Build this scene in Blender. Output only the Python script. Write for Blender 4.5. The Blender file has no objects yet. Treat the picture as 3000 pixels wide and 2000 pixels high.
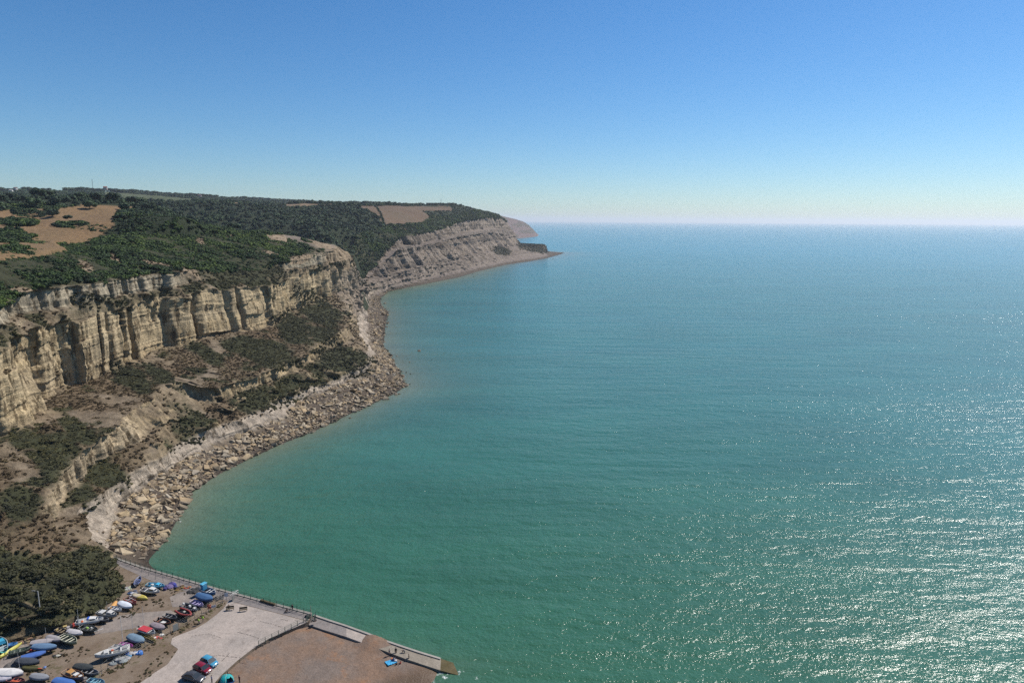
import bpy, bmesh, math, random
import numpy as np
from mathutils import Vector, Matrix
random.seed(7); rng = np.random.default_rng(7)
sc = bpy.context.scene; COL = sc.collection
# ---------------------------------------------------------------- camera
F, H, PITCH, ROLL = 2000.0, 90.0, math.radians(10.07), math.radians(0.36)
cP, sP, cR, sR = math.cos(PITCH), math.sin(PITCH), math.cos(ROLL), math.sin(ROLL)
cam = bpy.data.cameras.new("camera"); cam_o = bpy.data.objects.new("camera", cam); COL.objects.link(cam_o)
cam.sensor_width = 36; cam.lens = 24; cam.clip_start = 1; cam.clip_end = 200000
right = Vector((cR, sR * sP, sR * cP)); up = Vector((-sR, cR * sP, cR * cP)); back = right.cross(up)
m = Matrix((right, up, back)).transposed().to_4x4(); m.translation = (0, 0, H); cam_o.matrix_world = m
sc.camera = cam_o
def ray(u, v):
    x = (u - 1500) / F; y = -(v - 1000) / F
    X = cR * x - sR * y; Y = sR * x + cR * y
    return np.array([X, cP + Y * sP, Y * cP - sP])
def U(u, v, z):                       # photo pixel + height -> world point
    d = ray(u, v); t = (z - H) / d[2]; return (d[0] * t, d[1] * t, z)
def UD(u, v, dist):                   # photo pixel + ground distance -> world point
    d = ray(u, v); t = dist / math.hypot(d[0], d[1]); return (d[0] * t, d[1] * t, H + d[2] * t)
def proj(x, y, z):
    zc = z - H; X = x * cR + y * sR * sP + zc * sR * cP; Y = -x * sR + y * cR * sP + zc * cR * cP
    D = y * cP - zc * sP; D = np.where(np.abs(D) < 1e-3, 1e-3, D)
    return 1500 + F * X / D, 1000 - F * Y / D
# ---------------------------------------------------------------- sky, sun, exposure
SUN_EL, SUN_AZ = math.radians(48), math.radians(54)      # azimuth clockwise from +Y
w = bpy.data.worlds.new("World"); sc.world = w; w.use_nodes = True
nt = w.node_tree; bg = nt.nodes["Background"]
sky = nt.nodes.new("ShaderNodeTexSky"); sky.sky_type = 'NISHITA'; sky.sun_disc = False
sky.sun_elevation = SUN_EL; sky.sun_rotation = SUN_AZ; sky.altitude = 50
sky.air_density = 1.0; sky.dust_density = 0.2; sky.ozone_density = 5.0
hs = nt.nodes.new("ShaderNodeHueSaturation"); hs.inputs['Saturation'].default_value = 1.14
tn = nt.nodes.new("ShaderNodeMix"); tn.data_type = 'RGBA'; tn.blend_type = 'MULTIPLY'; tn.inputs[0].default_value = 1; tn.inputs[7].default_value = (0.90, 1.05, 1.18, 1)
nt.links.new(sky.outputs[0], tn.inputs[6]); nt.links.new(tn.outputs[2], hs.inputs['Color']); nt.links.new(hs.outputs[0], bg.inputs[0]); bg.inputs[1].default_value = 0.070
sl = bpy.data.lights.new("sun", 'SUN'); sl.energy = 5.0; sl.angle = math.radians(0.5); sl.color = (1, 0.95, 0.88)
so = bpy.data.objects.new("sun", sl); COL.objects.link(so)
SD = Vector((math.cos(SUN_EL) * math.sin(SUN_AZ), math.cos(SUN_EL) * math.cos(SUN_AZ), math.sin(SUN_EL)))
so.rotation_euler = SD.to_track_quat('Z', 'Y').to_euler()
sc.view_settings.view_transform = 'Standard'; sc.view_settings.look = 'None'; sc.view_settings.gamma = 1
sc.view_settings.exposure = 0.4
sc.cycles.max_bounces = 5; sc.cycles.diffuse_bounces = 2; sc.cycles.glossy_bounces = 2; sc.cycles.transparent_max_bounces = 6
sc.cycles.use_adaptive_sampling = True; sc.cycles.use_denoising = False
sc.cycles.denoiser = 'OPENIMAGEDENOISE'; sc.cycles.denoising_input_passes = 'RGB_ALBEDO_NORMAL'
# ---------------------------------------------------------------- noise (numpy)
def _h(ix, iy, iz, s):
    n = (ix * 374761393 + iy * 668265263 + iz * 2147483647 + s * 974634777) & 0xFFFFFFFF
    n = ((n ^ (n >> 13)) * 1274126177) & 0xFFFFFFFF; n = ((n ^ (n >> 16)) * 2246822519) & 0xFFFFFFFF
    return ((n ^ (n >> 15)) & 0xFFFFFF) / float(0xFFFFFF)
def vn(x, y, z=0.0, s=0):
    x, y, z = np.broadcast_arrays(np.asarray(x, float), np.asarray(y, float), np.asarray(z, float))
    ix = np.floor(x).astype(np.int64); iy = np.floor(y).astype(np.int64); iz = np.floor(z).astype(np.int64)
    fx = x - ix; fy = y - iy; fz = z - iz
    fx = fx * fx * (3 - 2 * fx); fy = fy * fy * (3 - 2 * fy); fz = fz * fz * (3 - 2 * fz)
    r = 0
    for a in (0, 1):
        for b in (0, 1):
            for c in (0, 1):
                wgt = (fx if a else 1 - fx) * (fy if b else 1 - fy) * (fz if c else 1 - fz)
                r = r + wgt * _h(ix + a, iy + b, iz + c, s)
    return r * 2 - 1
def fbm(x, y, z=0.0, s=0, o=4, g=0.5):
    r = 0; a = 1.0; t = 0
    for i in range(o):
        r = r + a * vn(x * 2 ** i, y * 2 ** i, z * 2 ** i, s + i * 17); t += a; a *= g
    return r / t
def sst(a, b, x):
    t = np.clip((x - a) / (b - a), 0, 1); return t * t * (3 - 2 * t)
# ---------------------------------------------------------------- mesh helpers
def tag(o, label=None, cat=None, group=None, kind=None):
    if label: o['label'] = label
    if cat: o['category'] = cat
    if group: o['group'] = group
    if kind: o['kind'] = kind
    return o
def np_mesh(name, V, Q, mat, attrs=None, smooth=False):
    me = bpy.data.meshes.new(name); V = np.asarray(V, np.float32); Q = np.asarray(Q, np.int32); k = Q.shape[1]
    me.vertices.add(len(V)); me.vertices.foreach_set("co", V.ravel())
    me.loops.add(Q.size); me.loops.foreach_set("vertex_index", Q.ravel())
    me.polygons.add(len(Q)); me.polygons.foreach_set("loop_start", np.arange(0, Q.size, k, dtype=np.int32))
    me.polygons.foreach_set("loop_total", np.full(len(Q), k, np.int32))
    me.update(calc_edges=True)
    if smooth: me.polygons.foreach_set("use_smooth", np.ones(len(Q), bool))
    for an, av in (attrs or {}).items():
        av = np.asarray(av, np.float32)
        if av.ndim == 1:
            a = me.attributes.new(an, 'FLOAT', 'POINT'); a.data.foreach_set("value", av)
        else:
            a = me.attributes.new(an, 'FLOAT_COLOR', 'POINT')
            a.data.foreach_set("color", np.hstack([av, np.ones((len(av), 1), np.float32)]).ravel())
    me.materials.append(mat); return me
def link(name, me, parent=None):
    o = bpy.data.objects.new(name, me); COL.objects.link(o)
    if parent: o.parent = parent
    return o
def grid_faces(n, mm):
    i, j = np.meshgrid(np.arange(n - 1), np.arange(mm - 1), indexing='ij'); a = (i * mm + j).ravel()
    return np.stack([a, a + mm, a + mm + 1, a + 1], 1)
# ---------------------------------------------------------------- materials
def newmat(name):
    mt = bpy.data.materials.new(name); mt.use_nodes = True; n = mt.node_tree
    return mt, n, n.nodes["Principled BSDF"]
def N(n, t, **k):
    x = n.nodes.new(t)
    for a, b in k.items():
        if a.startswith('i_'):
            a = a[2:]; a = int(a) if a.isdigit() else a.replace('_', ' '); x.inputs[a].default_value = b
        else: setattr(x, a, b)
    return x
def noise(n, scale, detail=4, rough=0.6, vec=None, sc3=None):
    t = N(n, "ShaderNodeTexNoise", i_Scale=scale, i_Detail=detail, i_Roughness=rough)
    if vec is None: vec = pos(n)
    if sc3:
        mp = N(n, "ShaderNodeMapping"); mp.inputs['Scale'].default_value = sc3; n.links.new(vec, mp.inputs[0]); vec = mp.outputs[0]
    n.links.new(vec, t.inputs['Vector']); return t.outputs['Fac']
def pos(n): return N(n, "ShaderNodeNewGeometry").outputs['Position']
def ramp(n, fac, stops):
    r = N(n, "ShaderNodeValToRGB"); e = r.color_ramp.elements
    while len(e) < len(stops): e.new(0.5)
    for el, (p, c) in zip(e, stops): el.position = p; el.color = (*c, 1) if len(c) == 3 else c
    n.links.new(fac, r.inputs[0]); return r.outputs[0]
def mixc(n, fac, a, b, mode='MIX'):
    x = N(n, "ShaderNodeMix", data_type='RGBA', blend_type=mode)
    for s, v in ((0, fac), (6, a), (7, b)):
        if isinstance(v, (int, float)): x.inputs[s].default_value = v
        elif isinstance(v, tuple): x.inputs[s].default_value = (*v, 1)
        else: n.links.new(v, x.inputs[s])
    return x.outputs[2]
def mth(n, op, a, b=0.0, c=None, clamp=False):
    x = N(n, "ShaderNodeMath", operation=op, use_clamp=clamp)
    for s, v in ((0, a), (1, b), (2, c)):
        if v is None: continue
        if isinstance(v, (int, float)): x.inputs[s].default_value = v
        else: n.links.new(v, x.inputs[s])
    return x.outputs[0]
def bump(n, bsdf, h, dist, strength=1.0):
    b = N(n, "ShaderNodeBump", i_Strength=strength, i_Distance=dist); n.links.new(h, b.inputs['Height'])
    n.links.new(b.outputs[0], bsdf.inputs['Normal']); return b
def attr(n, name, out='Fac'): return N(n, "ShaderNodeAttribute", attribute_name=name).outputs[out]

def ground_mat(name):                 # surface whose real colour is carried by the mesh, broken up by noise
    mt, n, b = newmat(name)
    c = attr(n, "col", 'Color')
    f = mth(n, 'MULTIPLY_ADD', noise(n, 0.5, 8, 0.7), 1.2, 0.15)
    g = mth(n, 'MULTIPLY_ADD', noise(n, 2.2, 5, 0.75), 1.1, 0.45)
    c = mixc(n, 1.0, c, f, 'MULTIPLY'); c = mixc(n, 1.0, c, g, 'MULTIPLY')
    n.links.new(c, b.inputs['Base Color']); b.inputs['Roughness'].default_value = 0.95
    b.inputs['Specular IOR Level'].default_value = 0.2
    h = mth(n, 'ADD', mth(n, 'MULTIPLY', noise(n, 0.35, 8, 0.65), 2.0), noise(n, 1.6, 4, 0.7))
    bump(n, b, h, 0.7, 0.8); return mt
def cliff_mat():
    mt, n, b = newmat("cliff_rock")
    c = attr(n, "col", 'Color'); rock = attr(n, "rock")
    f = mth(n, 'MULTIPLY_ADD', noise(n, 0.22, 9, 0.72), 1.9, -0.12)
    g = mth(n, 'MULTIPLY_ADD', noise(n, 1.2, 5, 0.8), 1.6, 0.15)
    # beds of the rock: thin level layers, and vertical weathering streaks
    bed = noise(n, 1.0, 5, 0.75, sc3=(0.03, 0.03, 1.1)); stk = noise(n, 1.0, 5, 0.7, sc3=(0.5, 0.5, 0.05))
    bf = mth(n, 'MULTIPLY_ADD', bed, 1.5, 0.3); sf = mth(n, 'MULTIPLY_ADD', stk, 1.1, 0.45)
    rc = mixc(n, 1.0, mixc(n, 1.0, c, bf, 'MULTIPLY'), sf, 'MULTIPLY')
    crack = ramp(n, noise(n, 1.0, 6, 0.7, sc3=(0.35, 0.35, 0.10)), [(0.0, (0.25, 0.23, 0.2)), (0.42, (0.35, 0.33, 0.3)), (0.46, (1, 1, 1)), (1, (1, 1, 1))])
    rc = mixc(n, 1.0, rc, crack, 'MULTIPLY')
    c = mixc(n, rock, c, rc); c = mixc(n, 1.0, mixc(n, 1.0, c, f, 'MULTIPLY'), g, 'MULTIPLY')
    n.links.new(c, b.inputs['Base Color']); b.inputs['Roughness'].default_value = 0.95
    b.inputs['Specular IOR Level'].default_value = 0.2
    h = mth(n, 'ADD', mth(n, 'MULTIPLY', noise(n, 0.4, 8, 0.7), 1.6), mth(n, 'MULTIPLY', mth(n, 'MULTIPLY', bed, rock), 0.8))
    h = mth(n, 'ADD', h, mth(n, 'MULTIPLY', mth(n, 'MULTIPLY', stk, rock), 1.2))
    bump(n, b, h, 0.9, 0.9); return mt
M_cliff = cliff_mat(); M_land = ground_mat("grass_and_soil")
def leaf_mat(name, dark, mid, light):
    mt, n, b = newmat(name)
    r = N(n, "ShaderNodeObjectInfo").outputs['Random']
    big = noise(n, 0.02, 3, 0.6); sm = noise(n, 0.9, 3, 0.7)
    f = mth(n, 'ADD', mth(n, 'MULTIPLY', big, 1.5), mth(n, 'ADD', mth(n, 'MULTIPLY', r, 0.55), mth(n, 'MULTIPLY', sm, 0.35)))
    f = mth(n, 'SUBTRACT', f, 0.74, clamp=True)
    k_ = lambda c: tuple(0.78 * q for q in c)
    n.links.new(ramp(n, f, [(0.15, k_(dark)), (0.5, k_(mid)), (0.85, k_(light))]), b.inputs['Base Color'])
    b.inputs['Roughness'].default_value = 0.75; b.inputs['Specular IOR Level'].default_value = 0.25
    return mt
M_leaf = leaf_mat("scrub_leaves", (0.018, 0.032, 0.012), (0.038, 0.072, 0.018), (0.100, 0.145, 0.024))
M_wood_leaf = leaf_mat("woodland_leaves", (0.018, 0.036, 0.018), (0.030, 0.056, 0.024), (0.050, 0.085, 0.030))
M_brown = leaf_mat("bracken_leaves", (0.048, 0.033, 0.016), (0.092, 0.062, 0.030), (0.145, 0.105, 0.048))
# ---------------------------------------------------------------- coast line curves  (y along the coast, x out to sea, z up)
def curve(pts):
    p = np.array(sorted(pts, key=lambda q: q[1]), float); return p
def ev(c, y):
    return np.interp(y, c[:, 1], c[:, 0]), np.interp(y, c[:, 1], c[:, 2])
D = 1.27551
TOE = [(-150,30),(-137,95),(-126,114),(-115,121),(-104.5,126.7),(-101.5,128.5),(-98.5,130.3),(-95.4,132.2),(-92.3,135.5),(-91.3,140),(-90.7,145),(-91.3,150),(-94,153.5),(-103,161)]
def toe(dx, z, to=99): return [(x - dx, y, z) for x, y in TOE[:to]]
shore = curve([(x + 2.5, y, 2.6) for x, y in TOE] + [(-99, 168, 0.5)] + [U(a * D, b * D, 0) for a, b in
    [(385,1235),(440,1130),(500,1090),(560,1060),(640,1022),(700,998),(760,972),(830,938),(905,905),(932,886),(915,850),(900,825),(880,795),(883,770),(886,740),(893,718),(876,702),(872,685),(882,672)]]
    + [U(*p, 0) for p in [(1135,858),(1190,843),(1275,826),(1345,812),(1400,795),(1480,776),(1560,764),(1600,757),(1640,746)]] + [(150, 1960, 0), (40, 2060, 0), (-200, 2300, 0), (-500, 3000, 0)])
BT = curve(toe(0, 3.8) + [(-107,167,4.5),U(255,1500,5),U(330,1440,6),U(440,1370,6),U(560,1300,6),U(663,1265,6),U(790,1215,6),U(900,1160,6),U(1000,1125,6),U(1085,1080,5.5),U(1090,1040,4),U(1070,975,4),U(1060,900,4),U(1085,865,3),U(1115,856,3),
    U(1180,835,4),U(1270,815,4),U(1380,790,4),U(1480,768,4),U(1560,757,4),U(1600,750,3),(100,1990,3),(-10,2080,3),(-250,2320,3),(-540,3000,3)])
ST = curve(toe(4, 6.5) + [(-112,168,8.5),U(228,1490,11),U(300,1440,12),U(415,1370,11),U(540,1290,9),U(660,1245,10),U(780,1190,10),U(900,1140,9),U(1000,1110,9),U(1075,1070,9),U(1072,1020,10),U(1040,960,12),U(1040,900,13),U(1075,862,12),U(1106,846,9),
    U(1180,815,13),U(1270,795,14),U(1380,772,14),U(1480,750,14),U(1560,745,10),U(1600,742,7),(108,1850,13),(80,2000,8),(-30,2090,10),(-280,2340,10),(-560,3000,10)])
LB = curve(toe(13, 11) + [U(160,1500,11),U(255,1375,14),U(335,1328,15),U(434,1273,16),U(523,1227,16),U(612,1183,16),U(745,1138,16),U(865,1086,17),U(960,1026,18),U(1030,991,18),U(1020,950,19),U(1030,900,20),U(1070,858,18),U(1098,838,13),
    U(1180,805,19),U(1270,780,22),U(1380,757,23),U(1470,738,24),U(1530,728,22),(92,1850,27),(10,1990,22),(-80,2090,20),(-320,2340,25),(-590,3000,25)])
LT = curve(toe(16, 12.5, -4) + [(-112,150,13),U(128,1490,16),U(281,1280,22),U(380,1200,24),U(478,1122,26),U(542,1122,25),U(640,1135,22),U(745,1110,21),U(865,1051,22),U(960,990,24),U(1010,960,24),U(1015,930,23),U(1030,885,25),U(1068,850,22),U(1094,830,16),
    U(1165,780,30),U(1270,752,34),U(1380,732,36),U(1460,718,38),U(1515,712,34),(40,1855,28),(-20,1990,26),(-110,2100,35),(-350,2350,35),(-610,3000,35)])
MB = curve([(-195,30,30),(-178,95,28),(-162,125,27),U(0,1278,25.5),U(102,1190,26),U(191,1205,25),U(207,1132,27),U(261,1109,27.5),U(367,1071,28),U(427,1039,28.5),U(491,1017,29),U(548,1004,30),U(606,991,30),U(663,982,30),U(731,968,30),U(800,960,29),U(850,915,31),U(930,880,33),U(1000,850,35),(-127,560,33),(-128,600,28),(-135,665,23),(-144,715,19),(-168,800,18),(-172,850,19),
    UD(1200,790,958),UD(1250,775,1020),UD(1350,755,1200),UD(1430,735,1430),UD(1500,722,1700),(27,1860,29),(-20,1930,30),(-60,2010,30),(-150,2110,45),(-380,2360,45),(-640,3000,45)])
MT = curve([(-202,30,51),(-184,95,51),(-167,125,51),U(0,1023,51),U(80,978,51),U(137,956,51),U(242,931,51.5),U(351,918,51.5),U(446,899,52),(-161,314,52.5),(-157,345,53),(-149,362,53),(-140,383,52),(-132,400,51.5),(-130,440,53),U(960,795,54),(-125,522,53),(-128,581,50),(-132,623,41),(-138,665,32),(-146,715,23),(-171,800,20.5),(-176,850,22),
    UD(1160,735,950),UD(1235,722,1050),UD(1300,705,1190),UD(1360,692,1350),UD(1430,682,1540),UD(1492,690,1780),(16,1856,46),(-35,1940,45),(-80,2020,45),(-190,2120,60),(-420,2370,60),(-670,3000,60)])
UB = curve([(-212,30,55),(-194,95,55),(-177,125,55),U(0,956,56),U(57,921,56),U(179,905,56),U(223,892,56.5),U(319,883,57),U(440,857,57),(-163,340,57),(-158,370,57),(-146,395,56.5),(-136,425,57.5),(-128,450,58),U(973,785,57),(-127,525,58),(-137,581,58),(-138,623,48),(-141,665,36),(-148,715,25),(-173,800,21),(-178,850,23),
    UD(1165,722,965),UD(1235,714,1070),UD(1300,697,1210),UD(1360,682,1370),UD(1430,668,1565),UD(1486,672,1785),(4,1855,62),(-60,1950,60),(-120,2040,60),(-230,2130,70),(-450,2380,70),(-690,3000,70)])
UT = curve([(-216,30,61),(-198,95,61),(-181,125,61),U(0,896,61.5),U(57,876,61.5),U(121,848,64.3),U(287,835,64),U(440,812,64.2),(-166,345,64),(-162,380,62),(-156,410,60),(-143,430,62),(-134,455,64),(-136,515,66),(-142,550,67),(-151,581,68),(-146,623,57),(-146,665,42),(-151,715,26.5),(-176,800,21.5),(-181,850,24),
    UD(1172,694,990),UD(1235,684,1100),UD(1293,670,1235),UD(1359,646,1400),UD(1426,637,1600),UD(1475,640,1790),(-12,1855,80),(-80,1950,78),(-140,2050,80),(-260,2140,80),(-480,2390,80),(-710,3000,80)])
ED = curve([(-260,30,73),(-240,95,73),(-228,130,73),(-196,240,72.5),(-198,290,73.5),(-205,318,75.0),(-226,340,76),(-222,390,78),(-214,430,79),(-196,500,79),(-178,555,77),(-165,581,71),(-158,623,59),(-156,665,44),(-160,715,28),(-182,800,22.5),(-195,850,26),
    (-187,985,72),UD(1240,674,1160),UD(1290,656,1290),UD(1360,632,1460),UD(1430,622,1650),UD(1466,632,1800),(-40,1860,97),(-110,1950,94),(-180,2060,94),(-300,2160,94),(-520,2400,92),(-750,3000,92)])
def far_blend(c, f):                          # lower rows of the far cliff lie between its beach and the foot of its rock band
    yy = np.r_[np.linspace(880, 1700, 18)]; bx, bz = ev(BT, yy); mx, mz = ev(MB, yy); k = c[(c[:, 1] < 860) | (c[:, 1] > 1720)]
    return curve([tuple(q) for q in k] + list(zip(bx + (mx - bx) * f, yy, bz + (mz - bz) * f)))
ST = far_blend(ST, 0.25); LB = far_blend(LB, 0.5); LT = far_blend(LT, 0.75)
for q in BT:
    if 166 < q[1] < 300: q[0] += 0.28 * (np.interp(q[1], shore[:, 1], shore[:, 0]) - q[0]); q[2] *= 0.85
ROWS = [shore, BT, ST, LB, LT, MB, MT, UB, UT, ED]
# ---------------------------------------------------------------- hinterland height (thin plate through surveyed points)
ctl = [UD(*p) for p in [(0,735,345),(120,722,370),(230,700,400),(330,675,430),(0,690,470),(150,660,540),(300,640,560),(0,640,650),(200,630,640),(330,605,720),(0,603,800),(200,605,800),(400,606,800),
   (420,622,520),(520,625,500),(620,632,500),(720,648,500),(820,662,520),(900,680,540),(960,700,560),(560,700,420),(420,720,400),(740,690,450),(850,700,480),
   (500,607,1100),(650,604,1100),(780,610,1150),(900,600,1300),(1000,604,1350),(1060,604,1500),(820,640,1000),(900,660,900),(960,680,870),(1000,640,1050),(1030,680,930),(1010,730,850),(1060,760,835),(1072,785,815),(1040,740,840),
   (1085,604,1550),(1150,690,960),(1120,650,1080),(1180,650,1150),(1260,630,1300),(1310,603,1560),(1200,602,1700),(1380,612,1600),(1440,625,1700),
   (300,578,1700),(450,583,1800),(560,592,1800),(0,575,1500),(150,577,1500),(700,600,1700),(850,602,1800),
   (0,566,2300),(100,566,2300),(200,572,2300),(260,562,2300),(300,560,2300),(380,566,2300),(460,571,2300),(560,580,2400),(640,584,2400),(730,590,2500),(800,588,2500),(900,592,2500),(1000,599,2500),(1100,603,2600),(1200,604,2600)]]
ctl += [(-700, 200, 95), (-900, 500, 115), (-500, 100, 85), (-400, -100, 80), (-1500, 1000, 140), (-300, 2300, 110), (-600, 3200, 110), (-400, 700, 88), (-330, 760, 72),(-250, 775, 45),(-300,690,70),(-255,690,62),(-360,740,80),(-230,640,66),(-205,850,30),(-260,860,48),(-212,900,50),(-225,800,36),(-200,930,60),(-2500,1500,160),(-2600,3000,150)]
e_y = np.r_[np.linspace(60, 640, 14), 700, 760, 800, np.linspace(900, 2000, 12)]
ex, ez = ev(ED, e_y); ctl += [(a, b, c) for a, b, c in zip(ex, e_y, ez)]
C = np.array(ctl); SCL = 500.0
def _phi(r): return np.where(r > 1e-9, r * r * np.log(np.maximum(r, 1e-9)), 0)
P_ = C[:, :2] / SCL; K = _phi(np.linalg.norm(P_[:, None] - P_[None], axis=2)) + np.eye(len(C)) * 0.0006
A = np.block([[K, np.c_[np.ones(len(C)), P_]], [np.c_[np.ones(len(C)), P_].T, np.zeros((3, 3))]])
W_ = np.linalg.solve(A, np.r_[C[:, 2], 0, 0, 0])
def hz(x, y):
    x = np.asarray(x, float); y = np.asarray(y, float); sh = x.shape; p = np.c_[x.ravel(), y.ravel()] / SCL; out = np.empty(len(p))
    for i in range(0, len(p), 20000):
        q = p[i:i + 20000]; out[i:i + 20000] = _phi(np.linalg.norm(q[:, None] - P_[None], axis=2)) @ W_[:-3] + W_[-3] + q @ W_[-2:]
    return out.reshape(sh)
def edge_x(y): return ev(ED, y)[0]
def land_z(x, y):
    sd = x - edge_x(y)                       # seaward of the cliff edge
    z = hz(x, y) + fbm(x / 60, y / 60, 0, 3, 3) * 1.6 + fbm(x / 110, y / 90, 0, 4, 4) * 9 * np.clip(-sd / 60, 0, 1) * (1 - sst(1500, 2200, y))
    return z - np.maximum(0, sd + 1) * 2.5
# ---------------------------------------------------------------- surface cover, described as patches seen on the photo
def ell(u, v, L, wob):
    r = np.full(u.shape, 9.0)
    for cx, cy, rx, ry, a in L:
        a = math.radians(a); dx = u - cx; dy = v - cy
        X = dx * math.cos(a) + dy * math.sin(a); Y = -dx * math.sin(a) + dy * math.cos(a)
        r = np.minimum(r, np.sqrt((X / rx) ** 2 + (Y / ry) ** 2))
    return sst(1.15, 0.85, r + wob)
GREEN = [(228,1262,70,28,35),(160,1330,90,75,35),(310,1400,70,40,20),(555,1255,75,42,15),(925,905,100,36,42),(860,960,60,40,30),(800,1040,95,42,25),(1010,1060,105,45,15),
         (790,1165,110,36,-12),(390,1110,70,36,30),(600,1035,60,22,30),(240,1440,45,32,0),(950,985,70,25,30),(80,1290,60,30,20),(60,1480,60,50,0),(460,1090,50,20,30),
         (700,1010,50,20,0),(880,1120,80,25,0),(1565,722,52,17,10),(1470,735,30,12,10),(330,885,45,14,20),(240,880,40,22,0)]
BARE = [(810,695,35,14,10),(930,705,45,16,30),(1000,760,40,50,60),(490,770,70,14,5),(250,780,25,14,30),(340,760,22,9,35),(60,850,35,9,5),(590,708,15,12,30),(680,690,12,10,20),(800,745,25,6,20),(880,760,40,12,-15),(560,800,35,14,40)]
FIELD_ISLE = [(83,625,58,12,3),(225,662,68,10,4),(42,650,72,12,3),(30,692,75,20,4),(150,612,20,14,0),(300,668,45,11,4)]

def in_poly(u, v, poly):
    p = np.array(poly, float); r = np.zeros(u.shape, bool)
    for (x1, y1), (x2, y2) in zip(p, np.roll(p, -1, 0)):
        with np.errstate(divide='ignore', invalid='ignore'):
            r ^= ((y1 > v) != (y2 > v)) & (u < (x2 - x1) * (v - y1) / (y2 - y1 + 1e-12) + x1)
    return r
FIELD1 = [(-80,625),(60,612),(170,610),(262,599),(330,601),(395,605),(345,622),(330,640),(338,655),(310,684),(258,712),(160,752),(60,772),(-80,790)]
FIELD2 = [(1045,602),(1060,604),(1150,603),(1322,605),(1325,618),(1240,619),(1265,640),(1255,655),(1200,678),(1165,690),(1140,676),(1100,626)]
FIELD3 = [(300,560),(330,563),(470,574),(570,583),(570,592),(480,590),(400,586),(300,575)]
FIELD4 = [(690,590),(780,592),(780,597),(670,595)]
FIELD5 = [(790,598),(880,596),(980,599),(975,603),(860,608),(840,602)]

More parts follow.
